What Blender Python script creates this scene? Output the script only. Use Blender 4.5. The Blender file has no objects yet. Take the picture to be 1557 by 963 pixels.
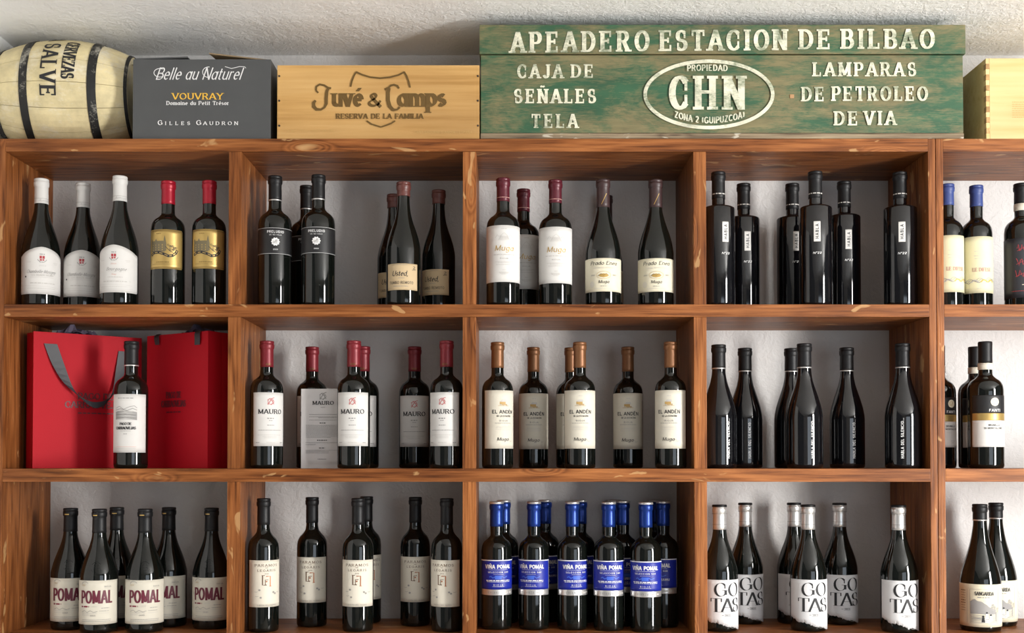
import bpy, bmesh, math, random
from mathutils import Vector, Matrix
random.seed(7)
pi = math.pi; sin = math.sin; cos = math.cos
C = bpy.context.scene.collection
SC = bpy.context.scene

# ------------------------------------------------------------ camera
FPX = 1760.0; CX = 771.0; CY = 663.0; TH = math.radians(1.2); HC = 1.5
YF = 2.647            # front plane of the shelving
DEP = 0.28            # its depth
YB = YF + DEP         # back wall
cd = bpy.data.cameras.new('camera'); cam = bpy.data.objects.new('camera', cd); C.objects.link(cam)
cam.location = (0, 0, HC); cam.rotation_euler = (pi/2 + TH, 0, 0)
cd.sensor_fit = 'HORIZONTAL'; cd.sensor_width = 36; cd.lens = FPX/1557*36
cd.shift_x = (778.5 - CX)/1557; cd.shift_y = (CY - 481.5)/1557
cd.clip_start = .01
SC.camera = cam

def W(px, py, Y):
    """point of the real plane y=Y seen at pixel px, py"""
    dx = (px-CX)/FPX; dz = (CY-py)/FPX
    dy = cos(TH) - dz*sin(TH); dzz = sin(TH) + dz*cos(TH)
    t = Y/dy
    return Vector((dx*t, Y, HC + dzz*t))
def XP(px, Y=YF, py=480): return W(px, py, Y).x
def ZP(py, Y=YF): return W(771, py, Y).z

# ------------------------------------------------------------ light
w = bpy.data.worlds.new('world'); SC.world = w; w.use_nodes = True
w.node_tree.nodes['Background'].inputs[0].default_value = (.93, .96, 1, 1)
w.node_tree.nodes['Background'].inputs[1].default_value = .08
def area(name, loc, target, sx, sy, power, col):
    l = bpy.data.lights.new(name, 'AREA'); l.shape = 'RECTANGLE'; l.size = sx; l.size_y = sy
    l.energy = power; l.color = col
    o = bpy.data.objects.new(name, l); C.objects.link(o); o.location = loc
    o.rotation_euler = (Vector(target)-Vector(loc)).to_track_quat('-Z', 'Y').to_euler()
    return o
# a tall glazed door on the right behind the camera and a wide dimmer shop window facing the shelf
area('door_light', (3.1, .1, 1.36), (.0, 2.8, 1.4), .6, 2.1, 125, (1, .98, .95))
area('window_light', (1.75, -1.2, 1.35), (.4, 2.7, 1.6), 1.7, 1.5, 14, (.80, .90, 1))
sl = bpy.data.lights.new('sun', 'SUN'); sl.energy = 1.7; sl.angle = .01; sl.color = (1, .94, .84)
so = bpy.data.objects.new('sun', sl); C.objects.link(so); so.rotation_euler = Vector((-.55, .50, -.62)).to_track_quat('-Z', 'Y').to_euler()
SC.view_settings.view_transform = 'Standard'; SC.view_settings.look = 'None'
SC.view_settings.gamma = 1; SC.view_settings.use_curve_mapping = False
SC.view_settings.exposure = 0.58

# ------------------------------------------------------------ materials
MATS = {}
def mat(name, col, rough=.5, metal=0, spec=.5, coat=0, noise=0, nscale=40, bump=0, bscale=200):
    if name in MATS: return MATS[name]
    m = bpy.data.materials.new(name); m.use_nodes = True; n = m.node_tree.nodes; l = m.node_tree.links
    b = n['Principled BSDF']
    b.inputs['Base Color'].default_value = (*col, 1); b.inputs['Roughness'].default_value = rough
    b.inputs['Metallic'].default_value = metal; b.inputs['Specular IOR Level'].default_value = spec
    b.inputs['Coat Weight'].default_value = coat; b.inputs['Coat Roughness'].default_value = .04
    tc = n.new('ShaderNodeTexCoord')
    if noise:
        t = n.new('ShaderNodeTexNoise'); t.inputs['Scale'].default_value = nscale; t.inputs['Detail'].default_value = 4
        l.new(tc.outputs['Object'], t.inputs['Vector'])
        r = n.new('ShaderNodeMix'); r.data_type = 'RGBA'
        r.inputs[6].default_value = (*[max(0, c*(1-noise)) for c in col], 1)
        r.inputs[7].default_value = (*[min(1, c*(1+noise)) for c in col], 1)
        l.new(t.outputs['Fac'], r.inputs[0]); l.new(r.outputs[2], b.inputs['Base Color'])
    if bump:
        t2 = n.new('ShaderNodeTexNoise'); t2.inputs['Scale'].default_value = bscale; t2.inputs['Detail'].default_value = 3
        l.new(tc.outputs['Object'], t2.inputs['Vector'])
        bp = n.new('ShaderNodeBump'); bp.inputs['Strength'].default_value = bump; bp.inputs['Distance'].default_value = .004
        l.new(t2.outputs['Fac'], bp.inputs['Height']); l.new(bp.outputs[0], b.inputs['Normal'])
    MATS[name] = m
    return m
def ramp(n, stops):
    r = n.new('ShaderNodeValToRGB'); e = r.color_ramp.elements
    while len(e) < len(stops): e.new(.5)
    for i, (p, c) in enumerate(stops):
        e[i].position = p; e[i].color = (*c, 1) if len(c) == 3 else c
    return r
def wood(name, axis, dark, mid, light, wear=(.62, .38, .17), wearamt=.5, rough=.42, scale=1.0):
    """stained pine: rings stretched along axis (0 = x, 2 = z), pulled round scattered knots"""
    m = bpy.data.materials.new(name); m.use_nodes = True; n = m.node_tree.nodes; l = m.node_tree.links
    b = n['Principled BSDF']; b.inputs['Specular IOR Level'].default_value = .22; tc = n.new('ShaderNodeTexCoord'); oi = n.new('ShaderNodeObjectInfo')
    mul = n.new('ShaderNodeMath'); mul.operation = 'MULTIPLY'; mul.inputs[1].default_value = 7.3
    l.new(oi.outputs['Random'], mul.inputs[0])
    add = n.new('ShaderNodeVectorMath'); add.operation = 'ADD'
    l.new(tc.outputs['Object'], add.inputs[0]); l.new(mul.outputs[0], add.inputs[1])
    def mapped(a, c):
        mp = n.new('ShaderNodeMapping'); s = [c*scale, c*scale, c*scale]; s[axis] = a*scale
        mp.inputs['Scale'].default_value = s; l.new(add.outputs[0], mp.inputs['Vector']); return mp.outputs[0]
    ns = n.new('ShaderNodeTexNoise'); ns.inputs['Scale'].default_value = 1; ns.inputs['Detail'].default_value = 2
    l.new(mapped(1.6, 14), ns.inputs['Vector'])
    vo = n.new('ShaderNodeTexVoronoi'); vo.inputs['Scale'].default_value = 1; l.new(mapped(3.2, 11), vo.inputs['Vector'])
    kn = n.new('ShaderNodeMapRange'); kn.inputs[1].default_value = 0; kn.inputs[2].default_value = .26
    kn.inputs[3].default_value = 1; kn.inputs[4].default_value = 0; kn.interpolation_type = 'SMOOTHERSTEP'
    l.new(vo.outputs['Distance'], kn.inputs[0])
    s1 = n.new('ShaderNodeMath'); s1.operation = 'MULTIPLY_ADD'; s1.inputs[1].default_value = .55
    l.new(kn.outputs[0], s1.inputs[0]); l.new(ns.outputs['Fac'], s1.inputs[2])
    s2 = n.new('ShaderNodeMath'); s2.operation = 'MULTIPLY'; s2.inputs[1].default_value = 13.0; l.new(s1.outputs[0], s2.inputs[0])
    fr = n.new('ShaderNodeMath'); fr.operation = 'PINGPONG'; fr.inputs[1].default_value = 1; l.new(s2.outputs[0], fr.inputs[0])
    fine = n.new('ShaderNodeTexNoise'); fine.inputs['Scale'].default_value = 1; fine.inputs['Detail'].default_value = 5
    l.new(mapped(9, 210), fine.inputs['Vector'])
    mx = n.new('ShaderNodeMath'); mx.operation = 'MULTIPLY_ADD'; mx.inputs[1].default_value = .36
    l.new(fr.outputs[0], mx.inputs[0])
    f2 = n.new('ShaderNodeMath'); f2.operation = 'MULTIPLY_ADD'; f2.inputs[1].default_value = 1.5; f2.inputs[2].default_value = -.35; l.new(fine.outputs['Fac'], f2.inputs[0])
    l.new(f2.outputs[0], mx.inputs[2])
    rp = ramp(n, [(.12, dark), (.48, mid), (.95, light)]); l.new(mx.outputs[0], rp.inputs[0])
    # broad tone changes
    bn = n.new('ShaderNodeTexNoise'); bn.inputs['Scale'].default_value = 1; bn.inputs['Detail'].default_value = 3; l.new(mapped(2.5, 9), bn.inputs['Vector'])
    br = ramp(n, [(.25, (.62, .58, .56)), (.7, (1.15, 1.15, 1.12))]); l.new(bn.outputs['Fac'], br.inputs[0])
    m1 = n.new('ShaderNodeMix'); m1.data_type = 'RGBA'; m1.blend_type = 'MULTIPLY'; m1.inputs[0].default_value = 1
    l.new(rp.outputs[0], m1.inputs[6]); l.new(br.outputs[0], m1.inputs[7])
    # rubbed light patches where the stain is worn
    wn = n.new('ShaderNodeTexNoise'); wn.inputs['Scale'].default_value = 1; wn.inputs['Detail'].default_value = 3; wn.inputs['Distortion'].default_value = .6
    l.new(mapped(13, 34), wn.inputs['Vector'])
    wr = n.new('ShaderNodeMapRange'); wr.inputs[1].default_value = .665; wr.inputs[2].default_value = .70; wr.inputs[4].default_value = wearamt
    l.new(wn.outputs['Fac'], wr.inputs[0])
    m2 = n.new('ShaderNodeMix'); m2.data_type = 'RGBA'; l.new(wr.outputs[0], m2.inputs[0]); l.new(m1.outputs[2], m2.inputs[6])
    m2.inputs[7].default_value = (*wear, 1)
    # knot hearts, rubbed pale
    kh = n.new('ShaderNodeMapRange'); kh.inputs[1].default_value = .62; kh.inputs[2].default_value = .9; kh.inputs[4].default_value = .75*(wearamt > 0)
    l.new(kn.outputs[0], kh.inputs[0])
    kf = n.new('ShaderNodeMath'); kf.operation = 'MULTIPLY'; l.new(kh.outputs[0], kf.inputs[0])
    kr = n.new('ShaderNodeMapRange'); kr.inputs[1].default_value = .42; kr.inputs[2].default_value = .60; l.new(wn.outputs['Fac'], kr.inputs[0]); l.new(kr.outputs[0], kf.inputs[1])
    m3 = n.new('ShaderNodeMix'); m3.data_type = 'RGBA'; l.new(kf.outputs[0], m3.inputs[0]); l.new(m2.outputs[2], m3.inputs[6]); m3.inputs[7].default_value = (*wear, 1)
    l.new(m3.outputs[2], b.inputs['Base Color']); b.inputs['Roughness'].default_value = rough
    bp = n.new('ShaderNodeBump'); bp.inputs['Strength'].default_value = .25; bp.inputs['Distance'].default_value = .002
    l.new(mx.outputs[0], bp.inputs['Height']); l.new(bp.outputs[0], b.inputs['Normal'])
    return m
SD, SM, SL = (.085, .025, .007), (.225, .074, .020), (.38, .142, .044)
WOODH = wood('stained_pine_along', 0, SD, SM, SL)
WOODV = wood('stained_pine_upright', 2, SD, SM, SL)
PINE = wood('pale_pine', 0, (.55, .31, .10), (.68, .41, .15), (.74, .47, .19), wearamt=0, scale=.45, rough=.5)
PINE2 = wood('pale_poplar', 0, (.72, .52, .22), (.80, .60, .29), (.84, .66, .34), wearamt=0, scale=.4, rough=.5)
PINEDK = wood('weathered_batten', 0, (.07, .05, .035), (.20, .15, .10), (.34, .27, .18), wear=(.6, .55, .45), wearamt=.7, rough=.7)

def plaster(name, col, b1=.5, scale=55):
    m = bpy.data.materials.new(name); m.use_nodes = True; n = m.node_tree.nodes; l = m.node_tree.links
    b = n['Principled BSDF']; b.inputs['Base Color'].default_value = (*col, 1); b.inputs['Roughness'].default_value = .9
    tc = n.new('ShaderNodeTexCoord')
    t = n.new('ShaderNodeTexNoise'); t.inputs['Scale'].default_value = scale; t.inputs['Detail'].default_value = 6; t.inputs['Roughness'].default_value = .62
    t.inputs['Distortion'].default_value = .8
    l.new(tc.outputs['Object'], t.inputs['Vector'])
    t2 = n.new('ShaderNodeTexNoise'); t2.inputs['Scale'].default_value = 9; t2.inputs['Detail'].default_value = 3; l.new(tc.outputs['Object'], t2.inputs['Vector'])
    ad = n.new('ShaderNodeMath'); ad.operation = 'MULTIPLY_ADD'; ad.inputs[1].default_value = 1.3; l.new(t2.outputs['Fac'], ad.inputs[0]); l.new(t.outputs['Fac'], ad.inputs[2])
    bp = n.new('ShaderNodeBump'); bp.inputs['Strength'].default_value = b1; bp.inputs['Distance'].default_value = .012
    l.new(ad.outputs[0], bp.inputs['Height']); l.new(bp.outputs[0], b.inputs['Normal'])
    return m
PLW = plaster('wall_plaster', (.68, .67, .66), .35, 60)
PLC = plaster('ceiling_plaster', (.93, .93, .92), .55, 70)

def painted(name, base, under, amt=.55, sx=6, sc=26, under2=None):
    """paint over wood, rubbed through in streaks along x"""
    m = bpy.data.materials.new(name); m.use_nodes = True; n = m.node_tree.nodes; l = m.node_tree.links
    b = n['Principled BSDF']; tc = n.new('ShaderNodeTexCoord')
    def nz(a, c, det=6, ro=.65, d=0):
        mp = n.new('ShaderNodeMapping'); mp.inputs['Scale'].default_value = (a, c, c); l.new(tc.outputs['Object'], mp.inputs['Vector'])
        t = n.new('ShaderNodeTexNoise'); t.inputs['Scale'].default_value = 1; t.inputs['Detail'].default_value = det
        t.inputs['Roughness'].default_value = ro; t.inputs['Distortion'].default_value = d
        l.new(mp.outputs[0], t.inputs['Vector']); return t.outputs['Fac']
    big = nz(sx, sc*.6, 8, .72, .4); fine = nz(sx*7, sc*14, 4, .7)
    md = n.new('ShaderNodeMath'); md.operation = 'MULTIPLY_ADD'; md.inputs[1].default_value = .38; l.new(fine, md.inputs[0]); l.new(big, md.inputs[2])
    th = n.new('ShaderNodeMapRange'); th.inputs[1].default_value = .62+.18*(1-amt); th.inputs[2].default_value = .80+.18*(1-amt); th.inputs[4].default_value = .85
    l.new(md.outputs[0], th.inputs[0])
    uc = ramp(n, [(.3, under), (.7, under2 or tuple(c*.6 for c in under))]); l.new(nz(sx*2, sc*3), uc.inputs[0])
    bc = ramp(n, [(.3, tuple(c*.72 for c in base)), (.7, tuple(min(1, c*1.2) for c in base))]); l.new(nz(sx*1.3, sc), bc.inputs[0])
    mx = n.new('ShaderNodeMix'); mx.data_type = 'RGBA'; l.new(th.outputs[0], mx.inputs[0]); l.new(bc.outputs[0], mx.inputs[6]); l.new(uc.outputs[0], mx.inputs[7])
    l.new(mx.outputs[2], b.inputs['Base Color']); b.inputs['Roughness'].default_value = .6
    bp = n.new('ShaderNodeBump'); bp.inputs['Strength'].default_value = .3; bp.inputs['Distance'].default_value = .002
    l.new(md.outputs[0], bp.inputs['Height']); l.new(bp.outputs[0], b.inputs['Normal'])
    return m
GREEN = painted('worn_green_paint', (.026, .096, .044), (.27, .215, .10), 1.05, sx=5, sc=24, under2=(.15, .12, .055))
CREAMP = painted('worn_cream_lettering', (.74, .72, .56), (.16, .22, .12), .85, sx=12, sc=24)
BARRELP = painted('chipped_cream_paint', (.74, .63, .36), (.90, .88, .80), .62, sx=9, sc=12, under2=(.62, .52, .32))
HOOPP = painted('chipped_black_paint', (.010, .010, .010), (.75, .72, .62), .30, sx=20, sc=24)

GLASS = mat('dark_wine_glass', (.004, .005, .004), .045, spec=.6, coat=0)
GLASSB = mat('black_gloss_glass', (.004, .004, .005), .06, spec=.7)
GLASSG = mat('green_black_glass', (.004, .005, .004), .05, spec=.6)
WHITE = mat('white_label_paper', (.70, .685, .66), .6, noise=.03, nscale=60)
CREAM = mat('cream_label_paper', (.74, .69, .53), .6, noise=.03)
IVORY = mat('ivory_label_paper', (.67, .63, .53), .6, noise=.03)
CHARTR = mat('pale_yellow_label_paper', (.74, .70, .47), .6)
KRAFT = mat('kraft_label_paper', (.58, .44, .26), .7, noise=.06)
GOLD = mat('gold_foil_label', (.52, .36, .12), .38, metal=.55, noise=.15, nscale=20)
GOLDK = mat('gold_ink', (.55, .36, .11), .4, metal=.4)
BLKP = mat('black_label_paper', (.012, .012, .013), .5)
SLATE = mat('dark_slate_label', (.03, .033, .04), .5)
BLUEL = mat('royal_blue_label', (.008, .020, .30), .45)
BLUEG = mat('lighter_blue_ink', (.05, .13, .62), .5)
INK = mat('black_ink', (.02, .02, .022), .6)
GREY = mat('grey_ink', (.30, .29, .28), .6)
LGREY = mat('pale_grey_ink', (.55, .53, .50), .6)
REDI = mat('red_ink', (.45, .05, .06), .6)
WINEI = mat('wine_red_ink', (.22, .015, .04), .5)
PINKI = mat('pale_pink_ink', (.72, .42, .36), .6)
WHI = mat('white_ink', (.80, .80, .80), .5)
SILV = mat('silver_foil', (.72, .71, .70), .32, metal=.75)
YELI = mat('yellow_ink', (.80, .48, .06), .5)
OCHRE = mat('burnt_brown_ink', (.125, .068, .012), .6)
OCHREL = mat('faded_brown_ink', (.50, .32, .11), .6)
CAPS = dict(
    white=mat('white_capsule', (.66, .65, .63), .5),
    red=mat('red_foil_capsule', (.34, .007, .022), .34, metal=.25),
    red2=mat('dull_red_capsule', (.20, .016, .024), .38, metal=.2),
    black=mat('black_capsule', (.008, .008, .009), .46, spec=.35),
    maroon=mat('maroon_capsule', (.10, .012, .022), .35, metal=.15),
    brown=mat('dark_brown_capsule', (.045, .022, .022), .42),
    wax=mat('brown_red_wax', (.115, .035, .028), .38, bump=.3, bscale=90),
    blue=mat('blue_capsule', (.035, .062, .22), .45),
    blue2=mat('metallic_blue_capsule', (.010, .040, .24), .28, metal=.5),
    copper=mat('copper_capsule', (.21, .092, .038), .40, metal=.45),
    silver=SILV)

# ------------------------------------------------------------ mesh helpers
def link(name, me, m=None, parent=None, smooth=False):
    o = bpy.data.objects.new(name, me); C.objects.link(o)
    if m is not None:
        for mm in (m if isinstance(m, (list, tuple)) else [m]): me.materials.append(mm)
    if parent: o.parent = parent
    if smooth: me.polygons.foreach_set('use_smooth', [True]*len(me.polygons))
    return o
def frombm(name, bm, m, parent=None, smooth=False):
    me = bpy.data.meshes.new(name); bmesh.ops.recalc_face_normals(bm, faces=bm.faces); bm.to_mesh(me); bm.free()
    return link(name, me, m, parent, smooth)
def box(name, x0, x1, y0, y1, z0, z1, m, parent=None, bev=.0012):
    bm = bmesh.new(); bmesh.ops.create_cube(bm, size=1)
    for v in bm.verts: v.co = ((x0+x1)/2+v.co.x*(x1-x0), (y0+y1)/2+v.co.y*(y1-y0), (z0+z1)/2+v.co.z*(z1-z0))
    if bev: bmesh.ops.bevel(bm, geom=list(bm.edges), offset=bev, segments=2, profile=.7, affect='EDGES')
    return frombm(name, bm, m, parent)
def prism(name, pts, d, m, parent=None, bev=0):
    """closed polygon of Vectors, thickened by vector d"""
    bm = bmesh.new(); a = [bm.verts.new(p) for p in pts]; b = [bm.verts.new(Vector(p)+Vector(d)) for p in pts]
    bm.faces.new(a); bm.faces.new(b[::-1]); n = len(pts)
    for i in range(n): bm.faces.new((a[i], b[i], b[(i+1) % n], a[(i+1) % n]))
    if bev: bmesh.ops.bevel(bm, geom=list(bm.edges), offset=bev, segments=1, affect='EDGES')
    return frombm(name, bm, m, parent)
def lathe(name, prof, m, parent=None, seg=40, close=True):
    vs = []; fs = []
    for (r, z) in prof:
        for k in range(seg):
            a = 2*pi*k/seg; vs.append((r*cos(a), r*sin(a), z))
    for i in range(len(prof)-1):
        for k in range(seg):
            k2 = (k+1) % seg; fs.append((i*seg+k, i*seg+k2, (i+1)*seg+k2, (i+1)*seg+k))
    if close:
        fs.append(tuple(range(seg))[::-1]); fs.append(tuple((len(prof)-1)*seg+k for k in range(seg)))
    me = bpy.data.meshes.new(name); me.from_pydata(vs, [], fs); me.update()
    return link(name, me, m, parent, True)
def thing(name, label, cat, loc=(0, 0, 0), rz=0, group=None):
    o = bpy.data.objects.new(name, None); C.objects.link(o); o.location = loc; o.rotation_euler = (0, 0, rz)
    o.empty_display_size = .05; o['label'] = label; o['category'] = cat
    if group: o['group'] = group
    return o
def struct(o): o['kind'] = 'structure'; return o

# ------------------------------------------------------------ lettering drawn as strokes (a small alphabet of my own)
def arc(cx, cy, rx, ry, a0, a1, n=None):
    n = n or max(4, int(abs(a1-a0)/18))
    return [(cx+rx*cos(math.radians(a0+(a1-a0)*i/n)), cy+ry*sin(math.radians(a0+(a1-a0)*i/n))) for i in range(n+1)]
def glyphs(t):
    T, B, X = 1-t/2, t/2, .68; x = X-t/2; h = .5-t/2; hx = (X-t)/2; xm = X/2
    G = {}
    G['A'] = (.76, [([(.02, 0), (.38, 1)], 'h', 0), ([(.38, 1), (.74, 0)], 0, 'h'), ([(.15, .33), (.61, .33)], 0, 0)])
    G['B'] = (.66, [([(.1, 0), (.1, 1)], 'h', 'h'), ([(.1, T), (.36, T)]+arc(.36, (T+.53)/2, .2, (T-.53)/2, 90, -90)+[(.1, .53)], 0, 0), ([(.1, .53), (.38, .53)]+arc(.38, (B+.53)/2, .24, (.53-B)/2, 90, -90)+[(.1, B)], 0, 0)])
    G['C'] = (.74, [(arc(.4, .5, .34, h, 42, 318), 'v', 'v')])
    G['D'] = (.74, [([(.1, 0), (.1, 1)], 'h', 'h'), ([(.1, T), (.3, T)]+arc(.3, .5, .38, h, 90, -90)+[(.1, B)], 0, 0)])
    G['E'] = (.64, [([(.1, 0), (.1, 1)], 'h', 'h'), ([(.1, T), (.58, T)], 0, 'v'), ([(.1, .52), (.46, .52)], 0, 'm'), ([(.1, B), (.6, B)], 0, 'v')])
    G['F'] = (.60, [([(.1, 0), (.1, 1)], 'h', 'h'), ([(.1, T), (.58, T)], 0, 'v'), ([(.1, .5), (.46, .5)], 0, 'm')])
    G['G'] = (.80, [(arc(.4, .5, .34, h, 42, 325), 'v', 0), ([(.7, .12), (.7, .46)], 0, 'h'), ([(.48, .46), (.7, .46)], 0, 0)])
    G['H'] = (.78, [([(.1, 0), (.1, 1)], 'h', 'h'), ([(.68, 0), (.68, 1)], 'h', 'h'), ([(.1, .52), (.68, .52)], 0, 0)])
    G['I'] = (.26, [([(.13, 0), (.13, 1)], 'h', 'h')])
    G['J'] = (.54, [([(.42, 1), (.42, .3)]+arc(.24, .3, .18, .3-B, 0, -165), 'h', 0)])
    G['K'] = (.74, [([(.1, 0), (.1, 1)], 'h', 'h'), ([(.12, .4), (.6, 1)], 0, 'h'), ([(.26, .56), (.68, 0)], 0, 'h')])
    G['L'] = (.60, [([(.1, 0), (.1, 1)], 'h', 'h'), ([(.1, B), (.57, B)], 0, 'v')])
    G['M'] = (.92, [([(.1, 0), (.1, 1)], 'h', 'h'), ([(.1, 1), (.46, .08)], 0, 0), ([(.46, .08), (.82, 1)], 0, 0), ([(.82, 1), (.82, 0)], 'h', 'h')])
    G['N'] = (.78, [([(.1, 0), (.1, 1)], 'h', 'h'), ([(.1, 1), (.68, 0)], 0, 0), ([(.68, 1), (.68, 0)], 'h', 0)])
    G['O'] = (.80, [(arc(.4, .5, .34, h, 90, 450), 0, 0)])
    G['P'] = (.64, [([(.1, 0), (.1, 1)], 'h', 'h'), ([(.1, T), (.36, T)]+arc(.36, (T+.46)/2, .23, (T-.46)/2, 90, -90)+[(.1, .46)], 0, 0)])
    G['Q'] = (.80, G['O'][1]+[([(.42, .25), (.72, -.08)], 0, 0)])
    G['R'] = (.72, [G['P'][1][0], ([(.1, T), (.36, T)]+arc(.36, (T+.5)/2, .22, (T-.5)/2, 90, -90)+[(.1, .5)], 0, 0), ([(.38, .5), (.66, 0)], 0, 'h')])
    G['S'] = (.62, [(arc(.3, .5+h/2, .23, h/2, 35, 270, 10)+arc(.3, .5-h/2, .25, h/2, 90, -145, 10)[1:], 'v', 'v')])
    G['T'] = (.70, [([(.35, 0), (.35, 1)], 'h', 0), ([(.35, T), (.02, T)], 0, 'v'), ([(.35, T), (.68, T)], 0, 'v')])
    G['U'] = (.76, [([(.1, 1), (.1, .36)]+arc(.38, .36, .28, .36-B, 180, 360)+[(.66, 1)], 'h', 'h')])
    G['V'] = (.74, [([(.02, 1), (.37, 0)], 'h', 0), ([(.37, 0), (.72, 1)], 0, 'h')])
    G['W'] = (1.0, [([(.02, 1), (.27, 0)], 'h', 0), ([(.27, 0), (.5, 1)], 0, 0), ([(.5, 1), (.73, 0)], 0, 0), ([(.73, 0), (.98, 1)], 0, 'h')])
    G['X'] = (.74, [([(.04, 1), (.7, 0)], 'h', 'h'), ([(.04, 0), (.7, 1)], 'h', 'h')])
    G['Y'] = (.72, [([(.02, 1), (.36, .48)], 'h', 0), ([(.36, .48), (.7, 1)], 0, 'h'), ([(.36, .5), (.36, 0)], 0, 'h')])
    G['Z'] = (.68, [([(.06, T), (.62, T)], 'v', 0), ([(.62, 1), (.06, 0)], 0, 0), ([(.06, B), (.62, B)], 0, 'v')])
    til = ([(.2, 1.13), (.3, 1.2), (.42, 1.14), (.54, 1.2)], 0, 0)
    G['Ñ'] = (.78, G['N'][1]+[til])
    acc = lambda cx, y: ([(cx-.06, y), (cx+.1, y+.17)], 0, 0)
    G['É'] = (.64, G['E'][1]+[acc(.32, 1.08)]); G['Í'] = (.26, G['I'][1]+[acc(.12, 1.08)]); G['Ó'] = (.8, G['O'][1]+[acc(.4, 1.08)])
    # lower case
    bowl = arc(.28, xm, .21, hx, 90, 450)
    G['a'] = (.58, [(bowl, 0, 0), ([(.49, X), (.49, 0)], 0, 0)])
    G['b'] = (.58, [([(.09, 1), (.09, 0)], 'h', 0), (arc(.3, xm, .21, hx, 90, 450), 0, 0)])
    G['c'] = (.50, [(arc(.28, xm, .21, hx, 45, 315), 0, 0)])
    G['d'] = (.60, [(bowl, 0, 0), ([(.49, 1), (.49, 0)], 'h', 0)])
    G['e'] = (.54, [([(.08, .36), (.48, .36)], 0, 0), (arc(.28, xm, .2, hx, 5, 315), 0, 0)])
    G['f'] = (.36, [(arc(.3, .82, .15, .18-t/2, 60, 180)+[(.15, 0)], 0, 'h'), ([(.02, x), (.32, x)], 0, 0)])
    G['g'] = (.58, [(bowl, 0, 0), ([(.49, X), (.49, -.1)]+arc(.29, -.1, .2, .18, 0, -150), 0, 0)])
    G['h'] = (.58, [([(.09, 1), (.09, 0)], 'h', 'h'), (arc(.29, x-.2, .2, .2, 170, 0)+[(.49, 0)], 0, 'h')])
    G['i'] = (.22, [([(.11, X), (.11, 0)], 'h', 'h'), ([(.11, .84), (.11, .94)], 0, 0)])
    G['j'] = (.24, [([(.13, X), (.13, -.24)], 0, 0), ([(.13, .84), (.13, .94)], 0, 0)])
    G['k'] = (.54, [([(.09, 1), (.09, 0)], 'h', 'h'), ([(.1, .28), (.44, X)], 0, 0), ([(.2, .38), (.5, 0)], 0, 0)])
    G['l'] = (.22, [([(.11, 1), (.11, 0)], 'h', 'h')])
    G['m'] = (.88, [([(.09, X), (.09, 0)], 'h', 'h'), (arc(.265, x-.18, .175, .18, 170, 0)+[(.44, 0)], 0, 'h'), (arc(.615, x-.18, .175, .18, 170, 0)+[(.79, 0)], 0, 'h')])
    G['n'] = (.58, [([(.09, X), (.09, 0)], 'h', 'h'), (arc(.29, x-.2, .2, .2, 170, 0)+[(.49, 0)], 0, 'h')])
    G['o'] = (.56, [(bowl, 0, 0)])
    G['p'] = (.58, [([(.09, X), (.09, -.3)], 'h', 'h'), (arc(.3, xm, .21, hx, 90, 450), 0, 0)])
    G['r'] = (.40, [([(.09, X), (.09, 0)], 'h', 'h'), (arc(.27, x-.17, .18, .17, 170, 60), 0, 0)])
    G['s'] = (.44, [(arc(.22, xm+hx/2, .15, hx/2, 35, 270, 8)+arc(.22, xm-hx/2, .16, hx/2, 90, -145, 8)[1:], 0, 0)])
    G['t'] = (.36, [([(.15, .9), (.15, .16)]+arc(.27, .16, .12, .16-B, 180, 300), 0, 0), ([(.02, x), (.32, x)], 0, 0)])
    G['u'] = (.58, [([(.09, X), (.09, .22)]+arc(.28, .22, .19, .22-B, 180, 350), 'h', 0), ([(.48, X), (.48, 0)], 0, 0)])
    G['v'] = (.52, [([(.03, X), (.26, 0)], 'h', 0), ([(.26, 0), (.49, X)], 0, 'h')])
    G['x'] = (.5, [([(.04, X), (.46, 0)], 0, 0), ([(.04, 0), (.46, X)], 0, 0)])
    G['y'] = (.52, [([(.03, X), (.28, 0)], 0, 0), ([(.49, X), (.14, -.3)], 0, 0)])
    G['z'] = (.48, [([(.05, x), (.43, x)], 0, 0), ([(.43, X), (.05, 0)], 0, 0), ([(.05, B), (.43, B)], 0, 0)])
    G['é'] = (.54, G['e'][1]+[acc(.28, .78)]); G['ñ'] = (.58, G['n'][1]+[([(.14, .8), (.24, .86), (.36, .8), (.46, .86)], 0, 0)])
    G['&'] = (.84, [([(.78, .45), (.6, .14)]+arc(.32, .27, .26, .27-B, -35, -225)+[(.42, .6)]+arc(.34, .78, .15, .22-t/2, -20, 190)+[(.26, .62), (.8, 0)], 0, 0)])
    # figures and points
    G['0'] = (.62, [(arc(.31, .5, .24, h, 90, 450), 0, 0)])
    G['1'] = (.40, [([(.24, 0), (.24, 1)], 'h', 0), ([(.24, 1), (.08, .82)], 0, 0)])
    G['2'] = (.60, [(arc(.3, .72, .22, .28-t/2, 165, -35, 9)+[(.07, B)], 0, 0), ([(.07, B), (.55, B)], 0, 'v')])
    G['3'] = (.58, [(arc(.28, .75, .2, .25-t/2, 150, -90, 9), 0, 0), (arc(.28, .27, .23, .27-B, 90, -150, 9), 0, 0)])
    G['4'] = (.6, [([(.44, 0), (.44, 1)], 0, 0), ([(.44, 1), (.05, .3)], 0, 0), ([(.05, .3), (.58, .3)], 0, 0)])
    G['5'] = (.58, [([(.5, T), (.14, T), (.11, .55)], 0, 0), (arc(.27, .32, .24, .32-B, 120, -140, 10), 0, 0)])
    G['6'] = (.6, [(arc(.3, .32, .23, .32-B, 90, 450), 0, 0), ([(.07, .34), (.14, .7), (.42, T)], 0, 0)])
    G['7'] = (.56, [([(.05, T), (.52, T)], 0, 0), ([(.52, 1), (.2, 0)], 0, 0)])
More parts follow.
